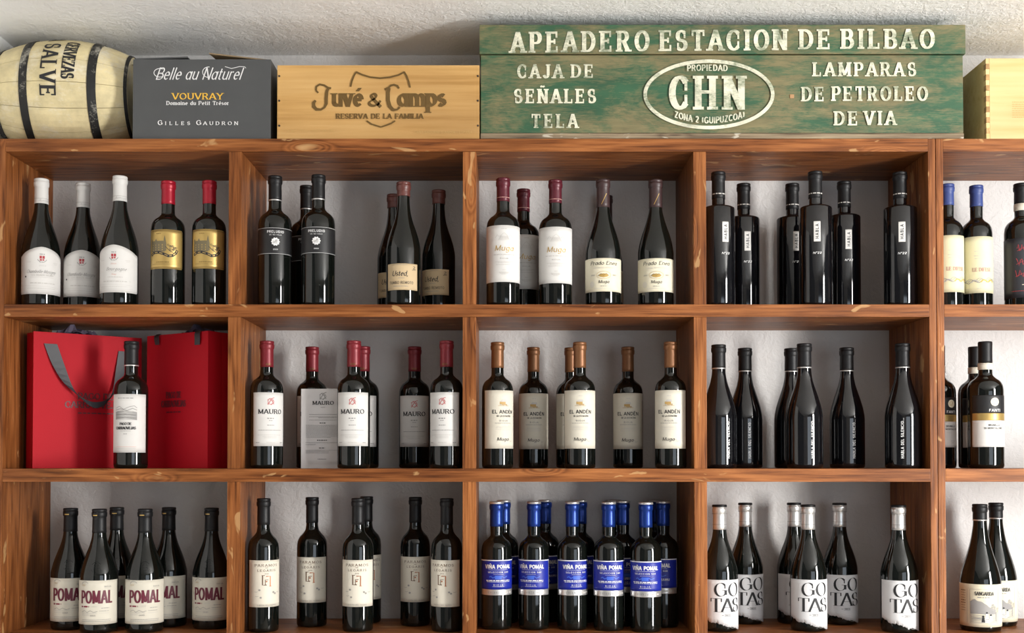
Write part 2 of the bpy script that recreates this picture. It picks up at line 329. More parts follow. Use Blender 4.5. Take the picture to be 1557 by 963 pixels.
    G['8'] = (.6, [(arc(.3, .75, .2, .25-t/2, 90, 450), 0, 0), (arc(.3, .27, .24, .27-B, 90, 450), 0, 0)])
    G['9'] = (.6, [(arc(.3, .68, .23, .32-t/2, 90, 450), 0, 0), ([(.53, .66), (.46, .3), (.18, B)], 0, 0)])
    G['.'] = (.2, [([(.1, 0), (.1, .14)], 0, 0)]); G[','] = (.22, [([(.13, .12), (.05, -.16)], 0, 0)])
    G['·'] = (.24, [([(.12, .44), (.12, .56)], 0, 0)]); G['-'] = (.4, [([(.06, .4), (.34, .4)], 0, 0)])
    G["'"] = (.2, [([(.1, .8), (.1, 1)], 0, 0)]); G['º'] = (.34, [(arc(.16, .84, .1, .12, 90, 450, 8), 0, 0)])
    G['('] = (.34, [(arc(.44, .5, .32, .62, 140, 220, 6), 0, 0)]); G[')'] = (.34, [(arc(-.1, .5, .32, .62, 40, -40, 6), 0, 0)])
    G[' '] = (.34, [])
    return G
SANS = dict(thick=.17, thin=.17, serif=0)
SANSL = dict(thick=.11, thin=.11, serif=0)
SLAB = dict(thick=.26, thin=.10, serif=.10, nib=10)
ROMAN = dict(thick=.16, thin=.06, serif=.05, nib=15)
ROMANB = dict(thick=.22, thin=.08, serif=.06, nib=15)
DIDOT = dict(thick=.19, thin=.012, serif=.02, nib=12, pw=1.6)
SCRIPT = dict(thick=.11, thin=.035, serif=0, nib=35, slant=.38)
SCRIPTB = dict(thick=.155, thin=.045, serif=0, nib=30, slant=.22)
_GC = {}
class Ink:
    def __init__(s): s.v = []; s.f = []; s.m = []; s.mats = []; s.maxu = 1e9; s.L = 0; s.o = []; s.pc = []; s.piece = 0; s.intext = False
    def mi(s, m):
        if m not in s.mats: s.mats.append(m)
        return s.mats.index(m)
    def quad(s, a, b, c, d, m):
        """a-b is one side, d-c the other; split along its length so that it can be bent"""
        L = max(abs(b[0]-a[0]), abs(c[0]-d[0]), abs(d[0]-a[0]), abs(c[0]-b[0])); k = max(1, math.ceil(L/s.maxu))
        along = max(abs(b[0]-a[0]), abs(c[0]-d[0])) >= max(abs(d[0]-a[0]), abs(c[0]-b[0]))
        if not along: a, b, c, d = b, c, d, a
        i0 = len(s.v); mi = s.mi(m)
        for i in range(k+1):
            t = i/k
            s.v.append((a[0]+(b[0]-a[0])*t, a[1]+(b[1]-a[1])*t)); s.v.append((d[0]+(c[0]-d[0])*t, d[1]+(c[1]-d[1])*t))
        s.o += [s.L*8e-6]*(2*k+2)
        for i in range(k):
            j = i0+2*i; s.f.append((j, j+2, j+3, j+1)); s.m.append(mi); s.pc.append(s.piece)
    def rect(s, x0, x1, y0, y1, m): s.quad((x0, y0), (x1, y0), (x1, y1), (x0, y1), m)
    def stroke(s, pts, wf, m, flat=False):
        if not callable(wf): w0 = wf; wf = lambda a: w0
        if not s.intext: s.L += 1
        n = len(pts)
        if n == 2 and flat:
            (x0, y0), (x1, y1) = pts; a = math.atan2(y1-y0, x1-x0); sn = abs(sin(a))
            if sn > .5:
                o = wf(a)/2/sn; s.quad((x0-o, y0), (x1-o, y1), (x1+o, y1), (x0+o, y0), m); return
        closed = n > 3 and abs(pts[0][0]-pts[-1][0])+abs(pts[0][1]-pts[-1][1]) < 1e-9
        L = []; R = []
        for i in range(n):
            if closed: p, q = pts[i-1 if i > 0 else -2], pts[i+1 if i < n-1 else 1]
            else: p, q = pts[max(0, i-1)], pts[min(n-1, i+1)]
            dx, dy = q[0]-p[0], q[1]-p[1]; d = math.hypot(dx, dy) or 1e-9; a = math.atan2(dy, dx); o = wf(a)/2
            L.append((pts[i][0]-dy/d*o, pts[i][1]+dx/d*o)); R.append((pts[i][0]+dy/d*o, pts[i][1]-dx/d*o))
        for i in range(n-1): s.quad(L[i], L[i+1], R[i+1], R[i], m)
    def text(s, st, x0, x1, y0, y1, fn, m, track=.12, rise=0, warp=None):
        """st fitted into x0..x1 with its cap height y0..y1"""
        th, tn, nib, pw, sl = fn['thick'], fn['thin'], math.radians(fn.get('nib', 0)), fn.get('pw', 1), fn.get('slant', 0)
        wfn = lambda a: tn+(th-tn)*abs(sin(a-nib))**pw
        key = round(wfn(0), 3)
        if key not in _GC: _GC[key] = glyphs(wfn(0))
        base = s.L+1; ns_ = 0; s.intext = True; s.piece += 1
        G = _GC[key]; tot = sum(G[c][0]+track for c in st)-track; H = y1-y0; kx = (x1-x0)/tot; x = x0
        for c in st:
            adv, strokes = G[c]
            for (pts, e0, e1) in strokes:
                P = [(x+kx*(p[0]+sl*p[1]*H/kx*1.0), y0+H*p[1]) for p in pts]
                P = [(p[0], p[1]+rise*(p[0]-x0)/(x1-x0)) for p in P]
                if warp: P = [warp(p) for p in P]
                ns_ += 1; s.L = base+(ns_ % 4)*2
                s.stroke(P, lambda a: wfn(a)*H*fn.get('k', 1), m, flat=not sl and not warp)
                if fn['serif']:
                    for e, (pt, nx, raw) in ((e0, (P[0], P[1], pts[0])), (e1, (P[-1], P[-2], pts[-1]))):
                        if not e: continue
                        t = fn['serif']*H; ww = wfn(pi/2)*H; s.L = base+(ns_ % 4)*2+1
                        if warp: continue
                        if e == 'h':
                            hw = ww*.5+min(kx*.085, H*.13); sg = -1 if raw[1] > .3 else 1
                            s.rect(pt[0]-hw, pt[0]+hw, min(pt[1], pt[1]+sg*t), max(pt[1], pt[1]+sg*t), m)
                        else:
                            sg = -1 if raw[1] > .55 else 1; ln = .24*H; hh = key*H/2; bw = max(t, ww*.42)
                            if e == 'm': s.rect(pt[0]-bw*.5, pt[0]+bw*.5, pt[1]-ln*.5, pt[1]+ln*.5, m)
                            else: s.rect(pt[0]-bw*.5, pt[0]+bw*.5, min(pt[1]-sg*hh, pt[1]+sg*ln), max(pt[1]-sg*hh, pt[1]+sg*ln), m)
            x += (adv+track)*kx
        s.L = base+8; s.intext = False
    def micro(s, x0, x1, y, h, m, seed=1):
        """a line of print too small to read: word-long dashes"""
        r = random.Random(seed*977+int(abs(y)*9973)); x = x0; s.L += 1
        while x < x1:
            wd = h*r.uniform(1.2, 4.5); s.rect(x, min(x1, x+wd), y-h/2, y+h/2, m); x += wd+h*.8
    def ring(s, cx, cy, rx, ry, w0, m, n=40):
        s.piece += 1
        s.stroke([(cx+rx*cos(2*pi*i/n), cy+ry*sin(2*pi*i/n)) for i in range(n+1)], w0, m)
    def disc(s, cx, cy, rx, ry, m, n=12):
        s.L += 1
        for i in range(n):
            y0, y1 = -1+2*i/n, -1+2*(i+1)/n; a, b = math.sqrt(max(0, 1-y0*y0)), math.sqrt(max(0, 1-y1*y1))
            s.quad((cx-a*rx, cy+y0*ry), (cx+a*rx, cy+y0*ry), (cx+b*rx, cy+y1*ry), (cx-b*rx, cy+y1*ry), m)
    def build(s, name, f, parent, split=False):
        if not split:
            me = bpy.data.meshes.new(name); me.from_pydata([f(*p, o) for p, o in zip(s.v, s.o)], [], s.f); me.update()
            me.polygons.foreach_set('material_index', s.m)
            return link(name, me, s.mats, parent)
        for pc in sorted(set(s.pc)):     # one line of lettering = one part
            fs = [q for q in range(len(s.f)) if s.pc[q] == pc]; mp = {}; vs = []; ff = []
            for q in fs:
                for i in s.f[q]:
                    if i not in mp: mp[i] = len(vs); vs.append(f(*s.v[i], s.o[i]))
                ff.append([mp[i] for i in s.f[q]])
            me = bpy.data.meshes.new(name); me.from_pydata(vs, [], ff); me.update()
            me.polygons.foreach_set('material_index', [s.m[q] for q in fs]); link(name, me, s.mats, parent)

# ------------------------------------------------------------ room
struct(box('wall_back', -1.3, 3.2, YB, YB+.12, 0, ZP(84.5, YB)+.12, PLW, bev=0))
ZC = ZP(84.5, YB)
struct(box('ceiling', -1.3, 3.2, -2.6, YB+.12, ZC, ZC+.1, PLC, bev=0))
XL = -1.232
struct(box('light_block_wall', -1.3, 1.1, -2.7, -2.6, 0, ZC, PLW, bev=0))  # unseen wall behind the camera, added to block ambient light and darken the shelves
struct(box('wall_left', XL-.1, XL, 1.5, YB, 0, ZC, PLC, bev=0))
struct(box('floor', -1.3, 3.2, -2.6, YB+.12, -.08, 0, mat('warm_stone_floor', (.42, .38, .33), .5, noise=.15, nscale=3), bev=0))

# ------------------------------------------------------------ shelving
def pz(y): return ZP(y)
ZT = [(pz(211), pz(230.5)), (pz(463), pz(482)), (pz(713), pz(733)), (pz(966.5), pz(987))]
st = ZT[2][0]-ZT[3][0]; tk = ZT[2][0]-ZT[2][1]
for k in range(1, 4):
    z = ZT[3][0]-st*k
    if z-tk > .02: ZT.append((z, z-tk))
YD = YF+.0015
def shelving(label, x0, x1, t0, divs, name='shelving_unit'):
    r = thing(name, label, 'shelving', (x0, YF, 0))
    def b(nm, a, c, z0, z1, m, yy=YF, bev=.0014):
        return box(nm, a-x0, c-x0, yy-YF, DEP, z0, z1, m, r, bev)
    b('side_panel', x0, x0+t0, 0, ZT[0][0], WOODV)
    b('side_panel', x1-t0, x1, 0, ZT[0][0], WOODV)
    for (zt, zb) in ZT: b('shelf_board', x0+t0, x1-t0, zb, zt, WOODH)
    for i in range(len(ZT)):
        top = ZT[i][1]; bot = ZT[i+1][0] if i+1 < len(ZT) else 0
        for (a, c) in divs: b('divider', a, c, bot, top, WOODV, YD)
    return r
D1 = (XP(346.5), XP(366)); D2 = (XP(703.5), XP(724)); D3 = (XP(1055), XP(1074.5))
XU = XP(1411.8, YF, 340)
shelving('wide stained pine wall shelving full of wine bottles, left of the upright seam', XP(6.5)-.017, XU+.0165, .0165, [D1, D2, D3])
shelving('second stained pine shelving unit cut off by the right edge', XU+.018, XU+.72, .0165, [])
SHZ = {1: ZT[1][0], 2: ZT[2][0], 3: ZT[3][0]}

# ------------------------------------------------------------ bottles
def interp(pts, n=34):
    """smooth profile through (z, r) knots, monotone cubic"""
    zs = [p[0] for p in pts]; rs = [p[1] for p in pts]; k = len(pts)
    d = [(rs[i+1]-rs[i])/(zs[i+1]-zs[i]) for i in range(k-1)]; mm = [0]*k
    for i in range(1, k-1): mm[i] = 0 if d[i-1]*d[i] <= 0 else 2*d[i-1]*d[i]/(d[i-1]+d[i])
    mm[0] = 0; mm[-1] = 0
    def f(z):
        if z <= zs[0]: return rs[0]
        if z >= zs[-1]: return rs[-1]
        i = max(j for j in range(k-1) if zs[j] <= z); h = zs[i+1]-zs[i]; t = (z-zs[i])/h
        return (2*t**3-3*t*t+1)*rs[i]+(t**3-2*t*t+t)*h*mm[i]+(-2*t**3+3*t*t)*rs[i+1]+(t**3-t*t)*h*mm[i+1]
    return f
class Shape:
    """a glass body: knots are fractions of height and of radius above the straight part"""
    def __init__(s, H, R, knots, rn=.0142, cap=.79):
        s.H, s.R, s.rn, s.cap = H, R, rn, cap
        pts = [(z*H, (r*R if r > 0 else rn)) for z, r in knots]+[(H, rn*.97)]
        s.f = interp(pts); s.z0 = knots[0][0]*H
BORD = [(.60, 1), (.645, .965), (.685, .82), (.712, .56), (.738, .40), (.78, 0)]
BORD2 = [(.615, 1), (.66, .955), (.695, .80), (.72, .55), (.745, .40), (.79, 0)]
BURG = [(.42, 1), (.49, .93), (.56, .80), (.63, .63), (.70, .475), (.765, .375), (.82, 0)]
BURGL = [(.39, 1), (.47, .90), (.56, .73), (.65, .56), (.74, .43), (.83, 0)]
HAB = [(.722, 1), (.732, .97), (.7395, .86), (.745, .50), (.752, .40), (.79, 0)]
def make_bottle(name, label, S, glass, cap, capz=None, group=None, lip=True, capline=None, captop=None, ringz=None, band=None, waxy=False):
    r = thing(name, label, 'wine bottle', group=group)
    H, R = S.H, S.R; capz = capz or S.cap; zc = capz*H
    prof = [(.001, .004), (R*.55, .0035), (R*.80, 0), (R*.93, .0008), (R*.985, .004), (R, .010)]
    n = 30; z0 = S.z0
    prof += [(R, z0*.35), (R, z0*.7), (R, z0)]
    zend = H-.003
    for i in range(1, n+1): z = z0+(zend-z0)*i/n; prof.append((S.f(z), z))
    prof = [(a if b < zend else a*.9, b) for a, b in prof]
    lathe('glass_body', prof, glass, r, 44)
    e = .0007 if not waxy else .0016
    rr = lambda z: S.f(z)+e
    p = [(S.f(zc)-.0002, zc), (rr(zc), zc+.0002)]
    hl = .020
    for i in range(1, 6): z = zc+(H-hl-zc)*i/5; p.append((rr(z), z))
    b = S.rn+e
    if lip: p += [(b+.0001, H-hl+.001), (b+.0013, H-hl+.003), (b+.0016, H-.010), (b+.0012, H-.0075), (b+.0003, H-.0068), (b+.0003, H-.0062), (b+.0010, H-.0055), (b+.0010, H-.002), (b+.0002, H-.0004), (b-.002, H), (.001, H)]
    else: p += [(b, H-.006), (b-.0002, H-.002), (b-.0016, H-.0003), (b-.004, H), (.001, H)]
    cp = lathe('capsule', p, cap, r, 36)
    if ringz:
        lathe('neck_ring', [(S.f(zc)+.0006, zc-.0022), (S.f(zc)+.0013, zc-.0018), (rr(zc)+.0007, zc+.0004), (rr(zc)-.0002, zc+.0009)], ringz, r, 36, close=False)
    if captop:
        lathe('capsule_top', [(b+.0003, H-.0052), (b+.0016, H-.0048), (b+.0016, H-.0012), (b+.0006, H+.0005), (.001, H+.0008)], captop, cp, 36, close=False)
    if band:
        zb0, zb1, bm_ = band
        lathe('neck_band', [(S.f(zb0*H)+.0002, zb0*H), (S.f(zb0*H)+.0011, zb0*H+.0003), (S.f(zb1*H)+.0013, zb1*H-.0003), (S.f(zb1*H)+.0002, zb1*H)], bm_, r, 36, close=False)
    r['_shape'] = 0; del r['_shape']
    return r, cp
def label_mesh(name, S, parent, a0, a1, zb, zt, m, off=.00035, nu=36, nv=10, corner=0):
    """paper wrapped round the glass from angle a0 to a1 (degrees); zb / zt may be functions of angle 0..1"""
    R = S.R; fb = zb if callable(zb) else (lambda t: zb); ft = zt if callable(zt) else (lambda t: zt)
    vs = []; fs = []; ts = [0]+[i/nu for i in range(nu+1)]+[1]; W_ = math.radians(a1-a0)*R
    for ci, t in enumerate(ts):
        a = math.radians(a0+(a1-a0)*t); ed = ci in (0, len(ts)-1)
        b, c = fb(t), ft(t)
        if corner:
            du = min(t, 1-t)*W_
            if du < corner: q = corner-math.sqrt(max(0, corner**2-(corner-du)**2)); b += q; c -= q
        zz = [b]+[b+(c-b)*j/nv for j in range(nv+1)]+[c]
        for j, z in enumerate(zz):
            rad = R-.0002 if (ed or j in (0, len(zz)-1)) else R+off
            vs.append((rad*sin(a), -rad*cos(a), z))
    nz = nv+3
    for i in range(len(ts)-1):
        for j in range(nz-1): fs.append((i*nz+j, (i+1)*nz+j, (i+1)*nz+j+1, i*nz+j+1))
    me = bpy.data.meshes.new(name); me.from_pydata(vs, [], fs); me.update()
    return link(name, me, m, parent, True)
def ink(): 
    k = Ink(); k.maxu = .0035; return k
def wrap(k, S, parent, name='label_print', off=.0008):
    """ink drawn in metres (u round the bottle, v = height) bent onto the glass"""
    def f(u, v, o=0):
        r = (S.R if v < S.z0 else S.f(v)); a = u/S.R; r += off+o; return (r*sin(a), -r*cos(a), v)
    return k.build(name, f, parent)

def crest(k, cx, cy, w_, m1, m2):
    k.rect(cx-w_*.5, cx-w_*.06, cy-w_*.1, cy+w_*.5, m1); k.rect(cx+w_*.06, cx+w_*.5, cy-w_*.1, cy+w_*.5, m1)
    k.rect(cx-w_*.45, cx-w_*.06, cy-w_*.55, cy-w_*.2, m1); k.rect(cx+w_*.06, cx+w_*.4, cy-w_*.5, cy-w_*.2, m1)
    k.stroke(arc(cx, cy, w_*.95, w_*.8, 200, 245), w_*.12, m2); k.stroke(arc(cx, cy, w_*.95, w_*.8, 295, 340), w_*.12, m2)
    k.micro(cx-w_*.5, cx+w_*.5, cy+w_*.85, w_*.18, m2); k.micro(cx-w_*.5, cx+w_*.5, cy-w_*.85, w_*.12, m2)

# --- kinds: each returns the root of one bottle, its label facing -y
def k_arched(label, words):
    S = Shape(.3075, .0432, BURG, .0152); r, cp = make_bottle('burgundy_bottle', label, S, GLASSG, CAPS['white'], .805)
    H = S.H; A = 84
    top = lambda t: H*.388+(H*.066)*(max(0, 1-abs((t-.5)/.44)**1.55) if abs(t-.5) < .44 else 0)
    lb = label_mesh('paper_label', S, r, -A, A, H*.095, top, WHITE, corner=.004)
    k = ink(); R = S.R; L = math.radians(A)*R
    for o, ww in ((.0022, .0005),):
        n = 40
        k.stroke([((-1+2*i/n)*(L-o), top(.5+(-.5+i/n)*(1-o/L))-o) for i in range(n+1)], ww, LGREY)
        k.stroke([(-L+o, H*.107), (L-o, H*.107)], ww, LGREY); k.stroke([(-L+.004, H*.122), (L-.004, H*.122)], .0004, LGREY)
        k.stroke([(-L+.004, H*.160), (L-.02, H*.150)], .0004, LGREY)
    crest(k, 0, H*.367, .011, REDI, GREY)
    if words == 'a':
        k.text('2013', -.007, .008, H*.305, H*.3155, ROMAN, LGREY)
        k.text('Chambolle-Musigny', -.036, .031, H*.253, H*.279, SCRIPT, GREY)
        k.text('LES BEAUX BRUNS', -.024, .026, H*.232, H*.245, ROMAN, LGREY); k.micro(-.026, .028, H*.222, .0006, LGREY)
        k.disc(-.0385, H*.227, .0018, .0022, INK)
    else:
        k.text('2014', -.007, .006, H*.305, H*.3155, ROMAN, PINKI)
        k.text('Bourgogne', -.018, .028, H*.258, H*.284, SCRIPT, GREY, track=.16)
        k.stroke([(-.014, H*.249), (.018, H*.249)], .0004, LGREY); k.text('Rouge', -.004, .006, H*.226, H*.236, ROMAN, PINKI); k.micro(-.014, .02, H*.210, .0013, LGREY)
        k.ring(.037, H*.18, .002, .002, .0004, LGREY, 12)
    k.micro(-.026, .03, H*.178, .002, LGREY, 3); k.micro(-.036, -.024, H*.338, .0009, LGREY); k.micro(.026, .038, H*.338, .0009, LGREY); k.micro(.028, .037, H*.328, .0007, LGREY)
    k.micro(-.034, .03, H*.138, .0009, LGREY, 5)
    wrap(k, S, lb)
    k = ink(); k.stroke([(-.05, H*.842), (.05, H*.842)], .0006, GREY); k.text('Amiot', -.008, .02, H*.818, H*.836, SCRIPT, GREY)
    k.build('capsule_print', lambda u, v, o: ((S.f(v)+.0012+o)*sin(u/.0155), -(S.f(v)+.0012+o)*cos(u/.0155), v), cp)
    return r
def k_gold(label):
    S = Shape(.2965, .0392, BORD, .0152); r, cp = make_bottle('bordeaux_bottle', label, S, GLASS, CAPS['red'], .814); H = S.H
    A = 66; lb = label_mesh('gold_label', S, r, -A, A, H*.286, H*.595, GOLD, corner=.004); L = math.radians(A)*S.R
    k = ink(); z0, z1 = H*.286, H*.595
    for o in (.0025, .004): k.stroke([(-L+o, z0+o), (L-o, z0+o), (L-o, z1-o), (-L+o, z1-o), (-L+o, z0+o)], .0006, OCHRE)
    zm = H*.44; Q = .0145
    # chateau: roofs, towers, spire, trees
    CB = mat('olive_etching_ink', (.16, .13, .07), .5); k.rect(-.034, .001, zm-.006, zm+.015, CB); k.quad((-.034, zm+.015), (.001, zm+.015), (-.003, zm+.019), (-.030, zm+.019), CB)
    for x in (-.034, -.021): k.rect(x-.0022, x+.0022, zm-.006, zm+.019, CB); k.quad((x-.003, zm+.019), (x+.003, zm+.019), (x+.0004, zm+.024), (x-.0004, zm+.024), CB)
    k.quad((-.003, zm+.014), (.004, zm+.014), (.0008, zm+.031), (.0002, zm+.031), CB); k.rect(-.003, .004, zm-.004, zm+.014, CB)
    for i in range(4):
        for j in range(3): k.rect(-.0305+i*.0055*1.5, -.0287+i*.0055*1.5, zm-.003+j*.0055, zm+.000+j*.0055, GOLD)
    rr_ = random.Random(3)
    for i in range(14): k.ring(.008+rr_.random()*.018, zm-.002+rr_.random()*.016*(1-i/28), .0022, .0018, .0007, INK, 8)
    k.stroke([(.002, zm+.006), (.012, zm-.004), (.02, zm-.007)], .0012, INK)
    # ribbon
    kb = [(-.036, zm-.013), (-.026, zm-.008), (-.014, zm-.0075), (-.002, zm-.011), (.009, zm-.016), (.018, zm-.0145), (.026, zm-.008), (.029, zm-.001)]
    k.stroke(kb, .0062, INK); 
    for i in range(len(kb)-1):
        (a, b), (c, d) = kb[i], kb[i+1]; k.stroke([(a+(c-a)*.2, b+(d-b)*.2), (a+(c-a)*.8, b+(d-b)*.8)], .0017, GOLD)
    k.micro(-.02, .01, z0+.0155, .0012, OCHRE); k.micro(-.032, .012, z0+.011, .0006, OCHRE); k.micro(-.02, -.008, z1-.010, .0011, OCHRE)
    wrap(k, S, lb); return r
def k_blackband(label):
    S = Shape(.3095, .0388, BORD2, .0148); r, cp = make_bottle('bordeaux_bottle', label, S, GLASS, CAPS['black'], .815, ringz=SILV); H = S.H
    lb = label_mesh('black_label', S, r, -115, 115, H*.386, H*.588, BLKP); k = ink(); L = math.radians(114)*S.R
    k.stroke([(-L, H*.391), (L, H*.391)], .0006, WHI); k.stroke([(-L, H*.583), (L, H*.583)], .0006, WHI)
    k.text('PRELUDIO', -.0195, .0195, H*.546, H*.565, SANS, WHI, track=.2); k.text('DE SEI SOLO', -.014, .014, H*.527, H*.537, SANSL, WHI)
    k.disc(0, H*.480, .0085, .0085, WHI)
    for i in range(10): a = i*2*pi/10; k.disc(.0085*cos(a), H*.480+.0085*sin(a), .0016, .0016, WHI, 4)
    rr_ = random.Random(5)
    for i in range(9): k.ring(rr_.uniform(-.004, .004), H*.48+rr_.uniform(-.004, .004), .0018, .0018, .0006, GREY, 8)
    k.text('2020', -.0055, .0055, H*.417, H*.427, SANS, WHI); wrap(k, S, lb); return r
def k_kraft(label):
    S = Shape(.2925, .0398, [(.45, 1), (.52, .93), (.60, .77), (.67, .59), (.74, .45), (.80, .385), (.86, 0)], .0142)
    r, cp = make_bottle('slender_burgundy_bottle', label, S, GLASS, CAPS['wax'], .884, lip=True, waxy=True); H = S.H
    lb = label_mesh('kraft_label', S, r, -58, 58, H*.118, H*.327, KRAFT); k = ink()
    k.text('Usted,', -.024, .014, H*.228, H*.27, SCRIPTB, INK, track=.06); k.micro(-.008, .006, H*.212, .0009, GREY)
    k.text('TUMBO REMOTO', -.031, .027, H*.165, H*.187, SANSL, INK, track=.16); k.micro(-.02, .014, H*.148, .0011, GREY)
    k.text('2', .0255, .0325, H*.285, H*.308, ROMANB, INK); k.stroke([(.024, H*.277), (.034, H*.281)], .001, INK); k.micro(-.02, .012, H*.318, .0006, GREY)
    wrap(k, S, lb); return r
def tree_house(k, zc, s_, m):
    k.stroke([(-.9*s_, zc-.5*s_), (-.5*s_, zc+.3*s_), (0, zc+.75*s_), (.5*s_, zc+.3*s_), (.9*s_, zc-.5*s_)], .0009, m)
    for i in range(-3, 4): k.stroke([(i*.22*s_, zc-.5*s_), (i*.15*s_, zc+.2*s_)], .0006, m)
    k.stroke([(-1.5*s_, zc-.1*s_), (-1.1*s_, zc+.4*s_), (-.8*s_, zc+.1*s_)], .0008, m); k.stroke([(1.5*s_, zc-.1*s_), (1.1*s_, zc+.4*s_), (.8*s_, zc+.1*s_)], .0008, m)
def k_muga(label):
    S = Shape(.3015, .0388, BORD, .0148); r, cp = make_bottle('bordeaux_bottle', label, S, GLASS, CAPS['maroon'], .816); H = S.H
    lb = label_mesh('paper_label', S, r, -95, 95, H*.176, H*.612, WHITE); k = ink()
    k.micro(-.006, .006, H*.585, .0014, LGREY); tree_house(k, H*.52, .014, LGREY)
    k.text('Muga', -.0225, .0225, H*.415, H*.4575, SCRIPTB, GOLDK, track=.1)
    k.text('Selección Especial', -.024, .024, H*.381, H*.394, SCRIPT, LGREY) if False else k.micro(-.025, .025, H*.386, .0019, LGREY)
    k.text('RIOJA', -.0095, .0095, H*.352, H*.362, ROMAN, GREY, track=.2)
    for i, (a, y) in enumerate(((.021, .331), (.014, .322), (.018, .308), (.004, .268), (.012, .250), (.01, .243), (.006, .235))): k.micro(-a, a, H*y, .0011, LGREY, i)
    wrap(k, S, lb)
    k = ink(); k.micro(-.03, .03, H*.845, .0012, PINKI); k.build('capsule_print', lambda u, v, o: ((S.f(v)+.0012+o)*sin(u/.0155), -(S.f(v)+.0012+o)*cos(u/.0155), v), cp)
    return r
def k_enea(label):
    S = Shape(.3015, .0417, BURG, .0150); r, cp = make_bottle('burgundy_bottle', label, S, GLASSG, CAPS['brown'], .78); H = S.H
    lb = label_mesh('paper_label', S, r, -88, 88, H*.108, H*.366, CREAM); k = ink()
    k.text('Prado Enea', -.033, .033, H*.313, H*.343, SCRIPTB, WINEI if False else INK, track=.05); k.text('GRAN RESERVA', -.024, .022, H*.286, H*.296, ROMAN, LGREY)
    k.ring(0, H*.235, .0165, .0085, .0006, GOLDK); k.disc(0, H*.232, .0105, .0045, GOLDK, 6); k.stroke([(-.013, H*.228), (-.006, H*.245), (0, H*.232), (.006, H*.247), (.012, H*.23)], .0008, OCHRE)
    k.text('2015', -.031, -.021, H*.231, H*.241, ROMANB, GREY); k.text('2015', .021, .031, H*.231, H*.241, ROMANB, GREY)
    k.text('Muga', -.0125, .0125, H*.172, H*.196, SCRIPTB, INK, track=.08); k.micro(-.007, .007, H*.150, .0013, GREY); k.micro(-.022, .022, H*.133, .0008, LGREY)
    k.disc(-.028, H*.165, .006, .008, IVORY, 6)
    wrap(k, S, lb)
    k = ink(); k.stroke([(-.004, H*.80), (.008, H*.885)], .0012, GOLDK)
    k.build('capsule_print', lambda u, v, o: ((S.f(v)+.0012+o)*sin(u/.0155), -(S.f(v)+.0012+o)*cos(u/.0155), v), cp)
    return r
def k_habla(label):
    S = Shape(.3185, .0380, HAB, .0150); r, cp = make_bottle('square_shouldered_bottle', label, S, GLASSB, CAPS['black'], .80); H = S.H
    lb = label_mesh('small_white_label', S, r, -11.5, 11.5, H*.4645, H*.612, WHITE); k = ink()
    # text running up the label
    kk = Ink(); kk.maxu = 1; kk.text('HABLA', .001, .035, .0004, .0076, SANS, INK, track=.3)
    kk.v = [(.0042-y, H*.4645+.0055+x) for x, y in kk.v]; k.v = kk.v; k.o = kk.o; k.pc = kk.pc; k.f = kk.f; k.m = kk.m; k.mats = kk.mats
    wrap(k, S, lb)
    k = ink(); k.text('Nº22', -.0095, .0095, H*.374, H*.3895, dict(SANS, slant=.2), WHI, track=.1); wrap(k, S, r, 'printed_number')
    k = ink(); k.text('Habla Numero', -.016, .016, H*.828, H*.838, SANSL, LGREY) if False else k.micro(-.022, .022, H*.834, .0024, LGREY)
    k.build('capsule_print', lambda u, v, o: ((S.f(v)+.0012+o)*sin(u/.0155), -(S.f(v)+.0012+o)*cos(u/.0155), v), cp)
    return r
def k_difese(label):
    S = Shape(.3045, .0360, BORD, .0145); r, cp = make_bottle('bordeaux_bottle', label, S, GLASSG, CAPS['blue'], .83); H = S.H
    lb = label_mesh('paper_label', S, r, -98, 80, H*.132, H*.577, CHARTR); k = ink()
    for i, (a, y, h) in enumerate(((.006, .475, .001), (.017, .46, .0012), (.010, .443, .001), (.018, .424, .0014), (.017, .402, .0012))): k.micro(-a, a, H*y, h, LGREY, i)
    k.text('LE DIFESE', -.0215, .0225, H*.3, H*.330, ROMANB, mat('faded_rose_ink', (.52, .33, .26), .6), track=.12)
    zz = H*.225
    for j in range(3):
        pts = [(-.048+i*.004, zz+.0035*sin(i*1.1+j*1.3)+.0022*j-.003+i*.00025) for i in range(22)]; k.stroke(pts, .0008 if j else .0014, GREY)
    for cx_ in (-.034, -.016, .004, .022): k.stroke([(cx_-.008, zz-.003), (cx_-.002, zz+.003), (cx_+.004, zz+.0015), (cx_+.008, zz-.003)], .0022, YELI if cx_ > 0 else LGREY)
    k.micro(-.012, .006, H*.168, .0012, LGREY); k.micro(-.05, -.03, H*.166, .001, LGREY); wrap(k, S, lb); return r
def k_redscript(label):
    S = Shape(.3035, .0395, BORD, .0160); r, cp = make_bottle('bordeaux_bottle', label, S, GLASS, CAPS['black'], .842, band=(.782, .838, IVORY)); H = S.H
    lb = label_mesh('black_label', S, r, -95, 95, H*.084, H*.5515, SLATE); k = ink()
    k.text('Per', -.016, .016, H*.46, H*.52, SCRIPT, REDI) if False else None
    for j, (y, a) in enumerate(((.47, .016), (.365, .018), (.27, .02))):
        k.stroke([(-a+i*a/6, H*y+.010*sin(i*1.9+j)*(1-.03*i)) for i in range(13)], .0013, REDI)
        k.stroke([(-a, H*(y-.02)), (a*.8, H*(y+.03))], .0008, REDI)
    k.micro(-.006, .006, H*.185, .0014, CREAM); k.micro(-.03, .03, H*.137, .0012, REDI); wrap(k, S, lb); return r
